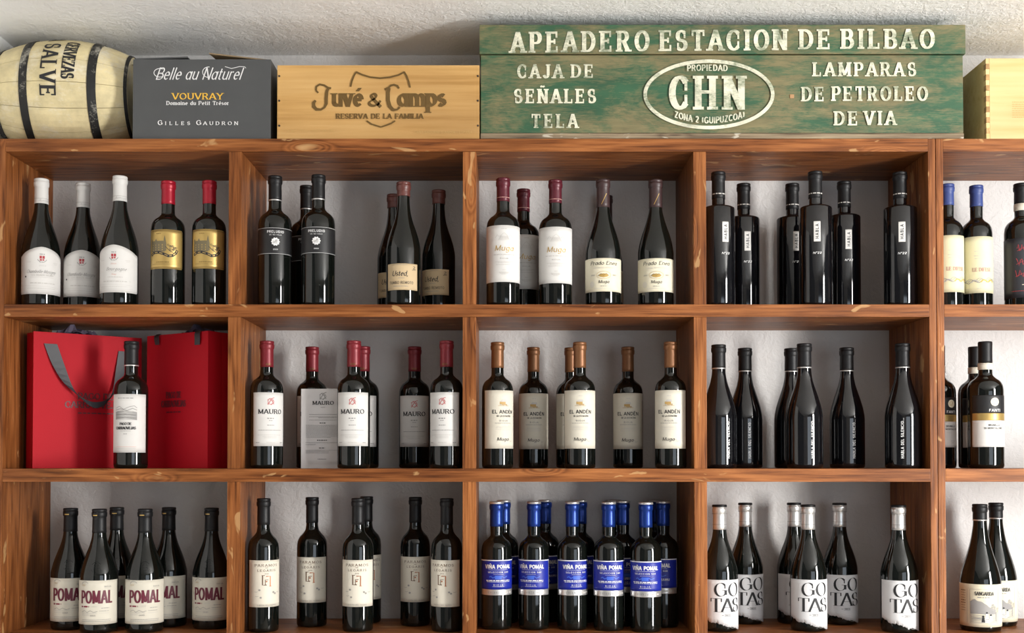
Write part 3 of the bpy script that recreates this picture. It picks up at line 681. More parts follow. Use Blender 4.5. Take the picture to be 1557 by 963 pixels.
def k_pago(label):
    S = Shape(.298, .0388, BORD, .0155); r, cp = make_bottle('bordeaux_bottle', label, S, GLASS, CAPS['black'], .81, ringz=SILV); H = S.H
    A = 76; lb = label_mesh('paper_label', S, r, -A, A, H*.123, H*.5776, WHITE); k = ink()
    k.text('VIÑA DE ORIGEN', -.019, .019, H*.543, H*.550, ROMAN, GREY, track=.2) if False else k.micro(-.019, .019, H*.546, .0018, GREY)
    k.micro(-.013, .013, H*.532, .0006, LGREY)
    z0, z1 = H*.381, H*.493
    for i in range(16): y = z0+(z1-z0)*.55*i/16; k.stroke([(-.026, y), (0, y+.001+.002*sin(i)), (.026, y-.0012)], .0011, GREY)
    k.stroke([(-.026, z1-.008), (-.015, z1-.003), (-.004, z1-.010), (.01, z1-.004), (.02, z1-.002), (.026, z1-.007)], .0011, GREY)
    k.stroke([(-.026, z1-.012), (-.012, z1-.009), (.004, z1-.013), (.016, z1-.008), (.026, z1-.012)], .0014, GREY)
    k.stroke([(-.026, z1-.0155), (-.008, z1-.013), (.008, z1-.016), (.026, z1-.0145)], .001, LGREY)
    k.text('PAGO DE', -.0135, .0135, H*.336, H*.357, ROMANB, INK, track=.06); k.text('CARRAOVEJAS', -.0235, .0235, H*.302, H*.325, ROMANB, INK, track=.05)
    k.micro(-.012, .012, H*.29, .0009, GREY); k.micro(-.004, .004, H*.268, .0014, GREY); k.micro(-.022, .024, H*.168, .0009, PINKI); k.micro(-.024, .024, H*.155, .0009, LGREY)
    wrap(k, S, lb); return r
def griffin(k, zc, m, s_=1.0):
    k.ring(-.0005, zc, .0042*s_, .0052*s_, .0009*s_, m, 14); k.stroke([(-.005*s_, zc-.006*s_), (-.002*s_, zc-.001*s_), (.002*s_, zc+.005*s_), (.0062*s_, zc+.0065*s_)], .0012*s_, m)
    k.stroke([(-.0055*s_, zc+.002*s_), (-.002*s_, zc+.0045*s_), (.003*s_, zc), (.0055*s_, zc-.005*s_)], .0012*s_, m); k.stroke([(-.006*s_, zc-.003*s_), (.001*s_, zc-.006*s_), (.006*s_, zc-.001*s_), (.004*s_, zc+.003*s_)], .0008*s_, m)
def k_mauro(label):
    S = Shape(.298, .0382, BORD, .0150); r, cp = make_bottle('bordeaux_bottle', label, S, GLASS, CAPS['red2'], .793); H = S.H
    A = 65; lb = label_mesh('paper_label', S, r, -A, A, H*.173, H*.590, WHITE); k = ink()
    griffin(k, H*.52, mat('rose_ink', (.55, .16, .16), .6), 1.35)
    k.text('MAURO', -.0285, .0285, H*.423, H*.459, ROMANB, INK, track=.1)
    k.micro(-.008, .008, H*.388, .0022, GREY); k.micro(-.004, .004, H*.371, .0012, GREY); k.micro(-.008, .008, H*.335, .0014, GREY)
    k.micro(-.028, .028, H*.297, .0011, GREY); k.micro(-.030, .026, H*.259, .0011, LGREY, 2); k.micro(-.018, .015, H*.246, .0009, LGREY); k.micro(-.015, .015, H*.237, .0009, LGREY)
    k.micro(-.034, -.025, H*.2, .0016, GREY); k.micro(-.009, .010, H*.2, .0014, LGREY); k.micro(.025, .034, H*.2, .0018, GREY)
    wrap(k, S, lb)
    k = ink(); k.text('MAURO', -.006, .006, H*.807, H*.822, ROMAN, CAPS['copper'])
    k.build('capsule_print', lambda u, v, o: ((S.f(v)+.0012+o)*sin(u/.0155), -(S.f(v)+.0012+o)*cos(u/.0155), v), cp)
    return r
def k_anden(label):
    S = Shape(.2955, .0365, BORD, .0142); r, cp = make_bottle('bordeaux_bottle', label, S, GLASS, CAPS['copper'], .794); H = S.H
    A = 76; lb = label_mesh('paper_label', S, r, -A, A, H*.155, H*.612, IVORY); k = ink()
    k.micro(-.004, .005, H*.568, .0014, LGREY)
    zc = H*.508; k.rect(-.009, .005, zc-.002, zc+.004, OCHREL); k.rect(-.004, .009, zc-.0035, zc-.001, OCHREL); k.quad((-.008, zc+.004), (.008, zc+.004), (.006, zc+.009), (-.004, zc+.009), LGREY); k.stroke([(-.013, zc-.005), (.013, zc-.005)], .0009, OCHREL)
    for x in (-.007, 0, .007): k.ring(x, zc-.003, .0016, .0016, .0005, GREY, 8)
    k.micro(-.004, .004, H*.478, .0006, LGREY)
    k.text('EL ANDÉN', -.0265, .0265, H*.429, H*.458, SANS, INK, track=.12); k.text('DE LA ESTACIÓN', -.016, .0185, H*.403, H*.416, SANS, INK, track=.1)
    k.micro(-.004, .004, H*.392, .0006, LGREY); k.text('RIOJA', -.0095, .0105, H*.366, H*.38, SANS, GREY, track=.3); k.micro(-.020, .020, H*.354, .001, GREY)
    for i, y in enumerate((.326, .317, .304)): k.micro(-.018, .017, H*y, .0007, LGREY, i)
    k.text('Muga', -.0155, .0125, H*.216, H*.243, SCRIPTB, INK, track=.08); k.stroke([(.010, H*.213), (.015, H*.229), (.019, H*.209), (.024, H*.218)], .0006, GREY)
    wrap(k, S, lb); return r
def k_silencio(label):
    S = Shape(.292, .0416, [(.40, 1), (.48, .93), (.56, .78), (.63, .62), (.70, .47), (.775, .385), (.83, 0)], .0155)
    r, cp = make_bottle('burgundy_bottle', label, S, GLASSB, CAPS['black'], .808, ringz=SILV); H = S.H
    kk = Ink(); kk.maxu = 1; kk.text('HABLA DEL SILENCIO...', 0, H*.318, 0, .0066, SANS, WHI, track=.22)
    k = ink(); k.v = [(.0033-y, H*.080+x) for x, y in kk.v]; k.f, k.m, k.mats, k.o, k.pc = kk.f, kk.m, kk.mats, kk.o, kk.pc
    wrap(k, S, r, 'printed_lettering', .0004); return r
def k_fanti(label):
    S = Shape(.297, .0400, BORD, .0155); r, cp = make_bottle('bordeaux_bottle', label, S, GLASS, CAPS['black'], .832, lip=False, band=(.776, .828, IVORY)); H = S.H
    A = 76; lb = label_mesh('black_label', S, r, -A, A, H*.430, H*.5705, BLKP)
    lw = label_mesh('white_label', S, r, -A, A, H*.167, H*.374, WHITE); lg = label_mesh('gold_stripe', S, r, -A, A, H*.374, H*.430, GOLD); k = ink()
    k.disc(0, H*.518, .0098, .0098, CREAM); k.ring(-.001, H*.52, .004, .005, .0009, GOLDK, 14); k.stroke([(-.004, H*.50), (.005, H*.535)], .001, GOLDK)
    k.text('FANTI', -.0135, .0135, H*.442, H*.463, SANS, WHI, track=.12); wrap(k, S, lb); k = ink()
    k.text('BRUNELLO', -.015, .012, H*.330, H*.344, SANS, INK); k.text('DI MONTALCINO', -.024, .02, H*.306, H*.320, SANS, INK); k.micro(-.014, .0, H*.285, .0007, LGREY); k.micro(-.003, .012, H*.218, .0009, GREY); k.micro(-.001, .006, H*.203, .0009, GREY)
    wrap(k, S, lw); return r
def k_pomal(label):
    S = Shape(.285, .0435, [(.45, 1), (.51, .93), (.575, .81), (.64, .65), (.71, .48), (.775, .38), (.83, 0)], .0152)
    r, cp = make_bottle('burgundy_bottle', label, S, GLASSG, CAPS['black'], .805, ringz=None); H = S.H
    A = 80; lb = label_mesh('paper_label', S, r, -A, A, H*.073, H*.428, IVORY); k = ink()
    k.ring(-.028, H*.40, .006, .004, .0005, LGREY, 14); k.stroke(arc(-.026, H*.395, .009, .007, 20, 170), .0009, GREY); k.text('100', -.035, -.025, H*.383, H*.395, ROMAN, GOLDK)
    k.text('RIOJA', .019, .035, H*.372, H*.383, ROMANB, GREY); k.micro(.021, .034, H*.362, .0008, LGREY)
    k.text('POMAL', -.0365, .0385, H*.243, H*.348, dict(thick=.17, thin=.13, serif=0), mat('dark_claret_ink', (.13, .012, .03), .5), track=.16)
    k.text('VENDIMIA', -.036, -.013, H*.212, H*.224, SANSL, GREY) if False else k.micro(-.036, -.015, H*.218, .0032, WINEI)
    k.text('2019', -.010, .003, H*.213, H*.224, SANSL, LGREY); k.micro(.012, .03, H*.205, .0012, GREY); k.micro(.008, .03, H*.182, .0011, GREY)
    k.stroke([(-.034, H*.175), (-.026, H*.188), (-.020, H*.170), (-.012, H*.186), (-.004, H*.172), (.004, H*.18)], .0009, GREY); k.micro(-.034, .002, H*.165, .0011, LGREY); k.text('BBB', -.012, .0, H*.140, H*.152, ROMAN, GREY)
    k.micro(.008, .03, H*.165, .0008, LGREY); k.micro(-.034, -.014, H*.15, .001, LGREY); k.micro(-.034, .034, H*.112, .001, GREY, 4); k.micro(-.034, .034, H*.099, .0009, GREY, 6)
    wrap(k, S, lb)
    # monogram moulded in the shoulder glass
    k = ink(); zc = H*.53; k.ring(0, zc, .0085, .0105, .0016, GLASSG, 18); k.text('BB', -.009, .010, zc-.007, zc+.007, ROMANB, GLASSG, track=-.15)
    k.stroke(arc(0, zc, .013, .013, 200, 340), .0014, GLASSG); k.stroke([(-.012, zc+.008), (-.004, zc+.014), (.004, zc+.014), (.012, zc+.008)], .0014, GLASSG)
    k.disc(0, zc-.016, .003, .003, GLASSG, 6)
    wrap(k, S, r, 'moulded_monogram', .0011)
    k = ink(); k.rect(-.012, -.002, H*.945, H*.953, GOLDK); k.build('capsule_print', lambda u, v, o: ((S.rn+.0024)*sin(u/.0155), -(S.rn+.0024)*cos(u/.0155), v), cp)
    return r
def k_paramos(label):
    S = Shape(.3095, .0362, [(.605, 1), (.65, .965), (.69, .83), (.72, .6), (.75, .44), (.79, 0)], .0142)
    r, cp = make_bottle('bordeaux_bottle', label, S, GLASS, CAPS['black'], .80); H = S.H
    A = 74; lb = label_mesh('paper_label', S, r, -A, A, H*.190, H*.5395, CREAM if False else mat('beige_label_paper', (.76, .71, .60), .6, noise=.03)); k = ink()
    br = mat('umber_ink', (.14, .075, .04), .6); bo = mat('copper_ink', (.42, .14, .05), .4, metal=.3)
    k.text('PÁRAMOS'.replace('Á', 'A'), -.0275, .0275, H*.492, H*.5115, ROMAN, br, track=.28); k.stroke([(-.003, H*.483), (.003, H*.483)], .0008, br)
    k.text('LEGARIS', -.021, .0225, H*.455, H*.472, ROMAN, br, track=.32); k.text('2020', -.0045, .0045, H*.435, H*.443, ROMAN, br)
    zc = H*.388
    k.stroke([(-.009, zc+.012), (-.009, zc-.010), (0, zc-.010)], .0022, br); k.stroke([(-.011, zc+.012), (-.004, zc+.012)], .0012, br); k.stroke([(-.001, zc+.010), (.0085, zc+.010), (.0085, zc-.013)], .0022, bo); k.stroke([(-.003, zc-.010), (-.003, zc+.002), (.004, zc+.002)], .0014, br); k.disc(0, zc-.002, .0018, .0018, bo, 6); k.stroke([(.006, zc-.013), (.011, zc-.013)], .0012, bo)
    for (x, z) in ((-.016, .318), (.0165, .30), (-.013, .262), (.021, .29)): k.disc(x, H*z, .0019, .0016, GREY, 6); k.ring(x, H*z, .0026, .0022, .0004, GREY, 8)
    for (x, z) in ((-.028, .305), (-.026, .272), (.026, .30)): k.stroke([(x, H*z), (x+.004, H*z-.001), (x+.008, H*z+.0005)], .0006, GREY)
    k.text('RIBERA DEL DUERO', -.0215, .0235, H*.200, H*.210, SANSL, GREY, track=.2); wrap(k, S, lb); return r
def k_bluepomal(label):
    S = Shape(.300, .0360, BORD, .0150); r, cp = make_bottle('bordeaux_bottle', label, S, GLASS, CAPS['blue2'], .805, captop=SILV); H = S.H
    A = 84; lb = label_mesh('blue_label', S, r, -A, A, H*.318, H*.549, BLUEL); ls = label_mesh('silver_strip', S, r, -A, A, H*.272, H*.3175, SILV); k = ink(); L = math.radians(A)*S.R-.0006
    k.stroke([(-L, H*.544), (L, H*.544)], .0022, WHI); k.stroke([(-L, H*.318), (-L, H*.544)], .0009, WHI); k.stroke([(L, H*.318), (L, H*.544)], .0009, WHI)
    k.text('VIÑA POMAL', -.0325, .0325, H*.480, H*.512, dict(SANS, thick=.22, thin=.2), WHI, track=.16); k.stroke([(-.024, H*.471), (.024, H*.471)], .0005, WHI)
    k.text('SELECCION 500', -.025, .025, H*.446, H*.459, SANS, WHI, track=.3); k.stroke([(-.012, H*.436), (.012, H*.436)], .0004, WHI)
    zc = H*.404
    k.stroke([(-.022+i*.0044, zc+.003+.0022*sin(i*2.1)) for i in range(11)], .0022, BLUEG); k.rect(-.008, .008, zc-.002, zc+.0065, BLUEG)
    k.micro(-.030, .030, H*.388, .0020, WHI); k.micro(-.028, .030, H*.378, .0012, WHI, 4)
    k.text('RIOJA', -.0115, .0115, H*.345, H*.3595, SANSL, WHI, track=.35); k.stroke([(-.014, H*.340), (.014, H*.340)], .0005, WHI); wrap(k, S, lb)
    k = ink(); k.text('CRIANZA', -.024, .008, H*.286, H*.302, SANSL, GREY, track=.5); k.micro(.014, .036, H*.294, .003, LGREY); wrap(k, S, ls); return r
def k_gotas(label):
    S = Shape(.2935, .0422, [(.45, 1), (.52, .92), (.60, .75), (.67, .57), (.74, .43), (.80, .375), (.86, 0)], .0150)
    r, cp = make_bottle('burgundy_bottle', label, S, GLASS, SILV, .803, captop=CAPS['black']); H = S.H
    A = 84; rg = random.Random(11); jag = [rg.uniform(-.0016, .0016) for _ in range(200)]
    bot = lambda t: H*(.108-.092*min(1, max(0, (t-.05)/.85))**.8)+jag[int(t*110)]+.0011*sin(t*21)
    lb = label_mesh('torn_edge_label', S, r, -A, A, bot, H*.413, mat('bright_white_label', (.72, .72, .73), .6), nu=110); k = ink()
    k.text('GO', -.0255, .037, H*.283, H*.390, DIDOT, INK, track=.06); k.text('TAS', -.034, .0405, H*.160, H*.268, DIDOT, INK, track=-.02)
    k.stroke([(-.002, H*.127), (.014, H*.127), (.014, H*.142), (-.002, H*.142), (-.002, H*.127)], .0006, INK); k.micro(0, .012, H*.1345, .0022, GREY); k.micro(-.008, -.004, H*.1345, .0014, GREY)
    for j in range(3):
        k.stroke([(-.058+i*.004, H*(.127-.02*j)-.0008*i-.001*sin(i*1.3+j)) for i in range(9+3*j, 28)], .0004, LGREY)
    wrap(k, S, lb)
    k = ink()
    for z in (.93, .845): k.stroke([(-.045, H*z), (.045, H*z)], .0008, GREY)
    k.build('capsule_print', lambda u, v, o: ((S.rn+.0027 if v > .9*H else S.f(v)+.0013)*sin(u/.0155), -(S.rn+.0027 if v > .9*H else S.f(v)+.0013)*cos(u/.0155), v), cp)
    return r
def k_picnic(label):
    S = Shape(.2955, .0462, [(.38, 1), (.45, .93), (.53, .79), (.61, .63), (.69, .49), (.77, .395), (.85, 0)], .0155)
    r, cp = make_bottle('broad_burgundy_bottle', label, S, GLASS, CAPS['black'], .875, ringz=SILV); H = S.H
    A = 92; lb = label_mesh('paper_label', S, r, -A, A-10, H*.040, H*.3745, CREAM); k = ink(); z0, z1 = H*.068, H*.335
    k.stroke([(-.031, z0), (.036, z0), (.036, z1), (-.031, z1), (-.031, z0)], .0008, GREY); k.rect(-.0395, -.0325, z0-.004, z1+.004, mat('tan_strip_ink', (.62, .47, .28), .6)) if False else k.stroke([(-.0385, z0), (-.0385, z1)], .0006, GREY)
    k.text('SANGARIDA', -.020, .0225, H*.287, H*.317, dict(thick=.17, thin=.12, serif=.06, nib=0), INK, track=.1); k.text('Chano Pardo', -.014, .014, H*.264, H*.280, SCRIPT, GREY) if False else k.micro(-.014, .013, H*.272, .0022, GREY)
    k.micro(-.008, .010, H*.245, .0012, LGREY)
    # mountains, ground, a seated party under a tree
    n = 22; zb = H*.15
    mt = [zb+.026, zb+.030, zb+.032, zb+.028, zb+.027, zb+.026, zb+.022, zb+.019, zb+.014, zb+.012, zb+.010, zb+.008]
    for i in range(11): x0 = -.030+i*.0052; k.quad((x0, zb-.002), (x0+.0052, zb-.002), (x0+.0052, mt[i+1]), (x0, mt[i]), GREY)
    for i in range(9): y = z0+.003+i*.0027; k.stroke([(-.030, y), (-.012, y+.0018*sin(i)), (.010, y-.001), (.033, y+.001)], .0011, GREY)
    for (cx_, cz) in ((.006, .017), (.015, .012), (-.002, .009)):
        k.disc(cx_, z0+cz+.008, .0024, .0024, INK, 6); k.quad((cx_-.004, z0+cz-.006), (cx_+.004, z0+cz-.006), (cx_+.002, z0+cz+.006), (cx_-.002, z0+cz+.006), WHI if cx_ > 0 else INK)
    k.quad((-.008, z0+.004), (.012, z0+.0015), (.020, z0+.007), (-.002, z0+.011), WHI)
    k.stroke([(.028, z0+.006), (.029, z0+.028)], .0016, GREY)
    rr_ = random.Random(8)
    for i in range(22): k.ring(.016+rr_.random()*.018, z0+.024+rr_.random()*.020, .0022, .0018, .0006, GREY, 7)
    for i in range(9): k.micro(-.058, -.043, z1-.004-i*.0058, .0022 if i in (0, 4, 5) else .001, OCHRE, i)
    wrap(k, S, lb); return r

def place(root, cx, row, d, s=0.0, py=None):
    """stand a bottle on its shelf: neck at column cx, d metres behind the front edge, label turned by s radii"""
    Y = YF+d; y0 = {1: 370, 2: 615, 3: 860}[row]
    X = XP(cx, Y, y0); root.location = (X, Y, SHZ[row]+.0004)
    root.rotation_euler = (0, 0, math.asin(max(-.95, min(.95, s)))-math.atan2(X, Y)) 
    return root
def dup(root):
    r = root.copy(); C.objects.link(r)
    for ch in root.children:
        c = ch.copy(); C.objects.link(c); c.parent = r
        for g in ch.children:
            q = g.copy(); C.objects.link(q); q.parent = c
    return r
def family(maker, group, items, *a):
    first = None
    for (cx, row, d, s, label) in items:
        if first is None: o = first = maker(label, *a)
        else: o = dup(first); o['label'] = label
        o['group'] = group; place(o, cx, row, d, s)

# top row
family(k_arched, 'arched-label burgundy bottles', [
    (62.5, 1, .080, .06, 'white-capped bottle with arched white label, against the left side panel'),
    (126, 1, .122, -.05, 'white-capped bottle with arched label set back, second from left on the top shelf')], 'a')
family(k_arched, 'arched-label burgundy bottles', [
    (182, 1, .055, -.30, 'tallest white-capped bottle, script word above a thin rule on its arched label')], 'b')
family(k_gold, 'gold-label bottles', [
    (255.5, 1, .058, -.20, 'red-capped bottle with gold castle label, nearer the white-capped bottles'),
    (318, 1, .055, -.08, 'red-capped bottle with gold castle label, beside the first divider')])
family(k_blackband, 'black-label bottles with silver-ringed necks', [
    (418, 1, .062, .03, 'black bottle with black label and round white seal, leftmost of its three'),
    (466, 1, .157, 0, 'black-labelled bottle mostly hidden behind its twin in the second top compartment'),
    (484, 1, .052, -.12, 'black bottle with round white seal standing in front of a hidden twin')])
family(k_kraft, 'slender bottles with kraft paper labels', [
    (598.5, 1, .175, -.2, 'slender wax-topped bottle with brown label, half hidden behind its twin'),
    (613.5, 1, .050, -.09, 'slender bottle with reddish wax top and brown paper label, foremost of three'),
    (667, 1, .131, -.34, 'slender wax-topped bottle with brown label, alone beside the second divider')])
family(k_muga, 'maroon-capped bottles with tall white labels', [
    (765, 1, .050, .06, 'maroon-capped bottle with tall white label, leftmost in the middle top compartment'),
    (796, 1, .160, .18, 'maroon-capped bottle with shaded white label, set back between two twins'),
    (844.5, 1, .068, .04, 'maroon-capped bottle with tall white label, right-hand of its three')])
family(k_enea, 'brown-capped bottles with cream labels', [
    (917, 1, .064, .03, 'broad brown-capped bottle with cream label, gold slash on its neck, nearer the maroon caps'),
    (921.5, 1, .228, 0, 'brown-capped bottle almost wholly hidden behind its cream-labelled twin'),
    (997, 1, .066, .03, 'broad brown-capped bottle with cream label, alone at the right of its compartment')])
family(k_habla, 'square-shouldered black bottles', [
    (1092.6, 1, .060, .42, 'square-shouldered black bottle against the third divider, its small label turned right'),
    (1131, 1, .174, .24, 'square-shouldered black bottle set back, second from the third divider'),
    (1205, 1, .174, .24, 'square-shouldered black bottle partly covered by the tallest-looking twin'),
    (1240, 1, .055, .10, 'square-shouldered black bottle standing foremost in the middle of its compartment'),
    (1284, 1, .152, .26, 'square-shouldered black bottle just right of and behind the foremost one'),
    (1369, 1, .060, .10, 'square-shouldered black bottle alone at the right end of its compartment')])
family(k_difese, 'blue-capped bottles with pale yellow labels', [
    (1441, 1, .120, .50, 'blue-capped bottle with pale yellow label, cut by the upright of the right unit'),
    (1485, 1, .134, .33, 'blue-capped bottle with pale yellow label, wholly in view')])
o = k_redscript('black-labelled bottle with red script and cream neck band, cut by the right edge'); place(o, 1553.5, 1, .11, .15)
# middle row
o = k_pago('bottle with white vineyard label standing in front of two red gift bags'); place(o, 199.5, 2, .066, -.33)
family(k_mauro, 'red-capped bottles with white labels', [
    (405.5, 2, .060, .24, 'red-capped white-labelled bottle, leftmost beside the first divider'),
    (474.5, 2, .200, -.05, 'red-capped bottle standing behind the printed tasting card'),
    (537.8, 2, .056, -.09, 'red-capped white-labelled bottle in front, right of the tasting card'),
    (552.5, 2, .190, -.18, 'red-capped bottle mostly hidden, behind the one right of the tasting card'),
    (630.3, 2, .195, -.02, 'red-capped white-labelled bottle set back, second from the second divider'),
    (679, 2, .056, -.27, 'red-capped white-labelled bottle in front, beside the second divider')])
family(k_anden, 'copper-capped bottles with ivory labels', [
    (756.5, 2, .062, .38, 'copper-capped ivory-labelled bottle, leftmost, its label turned to the right'),
    (811, 2, .185, .04, 'copper-capped ivory-labelled bottle set back, second from the left of its compartment'),
    (868, 2, .195, 0, 'copper-capped bottle mostly hidden behind the middle one'),
    (881.5, 2, .060, .04, 'copper-capped ivory-labelled bottle in front, covering a hidden twin'),
    (954.8, 2, .175, 0, 'copper-capped ivory-labelled bottle set back, second from the right of its compartment'),
    (1019.8, 2, .055, -.12, 'copper-capped ivory-labelled bottle, rightmost beside the third divider')])
family(k_silencio, 'black bottles with vertical white lettering', [
    (1093, 2, .086, .52, 'black bottle with vertical white lettering, leftmost against the third divider'),
    (1133, 2, .170, .25, 'black vertical-lettered bottle set back, second from the third divider'),
    (1203.5, 2, .176, .4, 'black vertical-lettered bottle half hidden behind a nearer twin'),
    (1223.3, 2, .060, .42, 'black vertical-lettered bottle in front, overlapping a hidden twin'),
    (1287.8, 2, .158, .38, 'black vertical-lettered bottle alone, second from the right of its compartment'),
    (1373, 2, .056, -.04, 'black vertical-lettered bottle at the right end, against the side panel')])
family(k_fanti, 'bottles with black, gold and white banded labels', [
    (1427, 2, .150, .72, 'band-labelled black-capped bottle half hidden by the upright of the right unit'),
    (1483, 2, .185, .5, 'band-labelled bottle behind its twin, mostly covered'),
    (1498.5, 2, .062, .50, 'bottle with black, gold and white banded label, foremost of its three')])
# bottom row
family(k_pomal, 'bottles with large wine-red lettering', [
    (106.8, 3, .112, -.10, 'big-lettered black-capped bottle, leftmost of the six, nearest the left side panel'),
    (150.7, 3, .062, -.16, 'big-lettered bottle in front, second from the left'),
    (177.2, 3, .165, .1, 'big-lettered bottle mostly hidden between the two front ones'),
    (220.3, 3, .070, 0, 'big-lettered bottle in front, third from the right, label square on'),
    (256.4, 3, .159, -.25, 'big-lettered bottle behind the right-hand front one, left half of label covered'),
    (321.4, 3, .125, -.15, 'big-lettered bottle alone beside the first divider')])
family(k_paramos, 'black-capped bottles with square copper emblem', [
    (400.6, 3, .070, .20, 'emblem-labelled bottle, leftmost beside the first divider'),
    (474.4, 3, .155, -.12, 'emblem-labelled bottle set back, second from the left of its compartment'),
    (544.3, 3, .078, -.07, 'emblem-labelled bottle in front at the middle, covering another'),
    (557.2, 3, .215, .30, 'black-capped bottle mostly hidden behind the middle emblem-labelled one'),
    (631.4, 3, .168, 0, 'emblem-labelled bottle set back, second from the second divider'),
    (679.2, 3, .074, -.30, 'emblem-labelled bottle in front, beside the second divider')])
family(k_bluepomal, 'blue-labelled bottles with blue capsules', [
    (755, 3, .110, .12, 'blue-labelled bottle, leftmost in the front row'),
    (811.7, 3, .110, -.20, 'blue-labelled bottle, second in the front row'),
    (870, 3, .104, .28, 'blue-labelled bottle, middle of the front row'),
    (925.5, 3, .088, .10, 'blue-labelled bottle, fourth in the front row'),
    (982, 3, .070, -.05, 'blue-labelled bottle, rightmost and nearest in the front row'),
    (766.3, 3, .215, .0, 'blue-capped bottle in the back row, behind the leftmost'),
    (828.8, 3, .232, .0, 'blue-capped bottle in the back row, behind the second front one'),
    (882.6, 3, .225, .0, 'blue-capped bottle in the back row, behind the middle front one'),
    (947.2, 3, .168, .3, 'blue-capped bottle just behind and right of the fourth front one'),
    (935, 3, .2425, .0, 'blue-capped bottle rearmost behind the fourth front one, cap barely showing'),
    (1008.7, 3, .142, -.42, 'blue-labelled bottle rightmost in the back row, half its label showing'),
    (997.3, 3, .238, .0, 'blue-capped bottle hidden at the right rear, only its cap showing')])
family(k_gotas, 'silver-capped bottles with torn-edge labels', [
    (1094.3, 3, .082, .30, 'silver-capped bottle against the third divider, torn-edge white label'),
    (1133.5, 3, .206, .28, 'silver-capped torn-label bottle set back, second from the third divider'),
    (1207.7, 3, .208, .32, 'silver-capped torn-label bottle half hidden behind a nearer twin'),
    (1229, 3, .086, .24, 'silver-capped torn-label bottle in front at the middle of its compartment'),
    (1277, 3, .196, .26, 'silver-capped torn-label bottle just right of and behind the middle front one'),
    (1367, 3, .064, .31, 'silver-capped torn-label bottle alone at the right, near the side panel')])
family(k_picnic, 'bottles with mountain picnic labels', [
    (1490.5, 3, .086, .16, 'broad bottle with mountain picnic label, in front in the right unit'),
    (1515, 3, .172, .20, 'broad picnic-labelled bottle behind its twin in the right unit')])

# ------------------------------------------------------------ tasting card
def card():
    Y = YF+.1035; r = thing('tasting_card', 'white printed tasting card leaning beside a red-capped bottle', 'card', (0, 0, 0))
    x0, x1 = XP(457.8, Y, 650), XP(531, Y, 650); z0 = SHZ[2]; z1 = ZP(591.5, Y)
    r.location = (x0, Y, z0); wd = x1-x0; h = z1-z0; P = mat('card_paper', (.70, .67, .66), .6)
    box('front_leaf', 0, wd, 0, .0006, 0, h, P, r, 0); box('rear_leaf', 0, wd, .0012, .0018, 0, h, P, r, 0)
    k = Ink(); f = lambda u, v, o: W(u, -v, Y-.0006-o*4)-Vector((x0, Y, z0))
    kk = Ink(); griffin(kk, 0, GREY, 1.0); k.mats = [GREY]; k.v = [(490.8+x*900, -602.6+y*900) for x, y in kk.v]; k.f = kk.f; k.m = kk.m; k.o = kk.o; k.pc = kk.pc; k.L = 6
    k.text('MAURO', 475.3, 507.5, -615.8, -610, ROMANB, INK, track=.12); k.micro(487.8, 494, -619.6, .7, GREY)
    for i, y in enumerate((630.5, 634, 635.6, 639)): k.micro(470 if i != 2 else 484, 512, -y, .6, GREY, i)
    k.micro(486, 495, -643.6, 1.1, INK)
    for i in range(10): k.micro(465.2, 517 if i < 9 else 503, -(647+i*2.05), .6, GREY, i)
    k.micro(482, 498, -669.8, 1.1, INK); k.micro(464.6, 520, -673.4, .6, GREY); k.micro(464.6, 480, -676.4, .6, GREY); k.micro(485, 494, -681.6, 1.1, INK)
    for i in range(3): k.micro(464.6, 520 if i < 1 else 500, -(685+i*2), .6, GREY, i)
    k.micro(483, 496, -698.4, .7, INK)
    for i in range(3): k.micro(468, 512, -(701.6+i*2), .5, LGREY, i)
    k.build('card_print', f, r['x'] if False else [c for c in r.children if c.name.startswith('front_leaf')][0])
card()

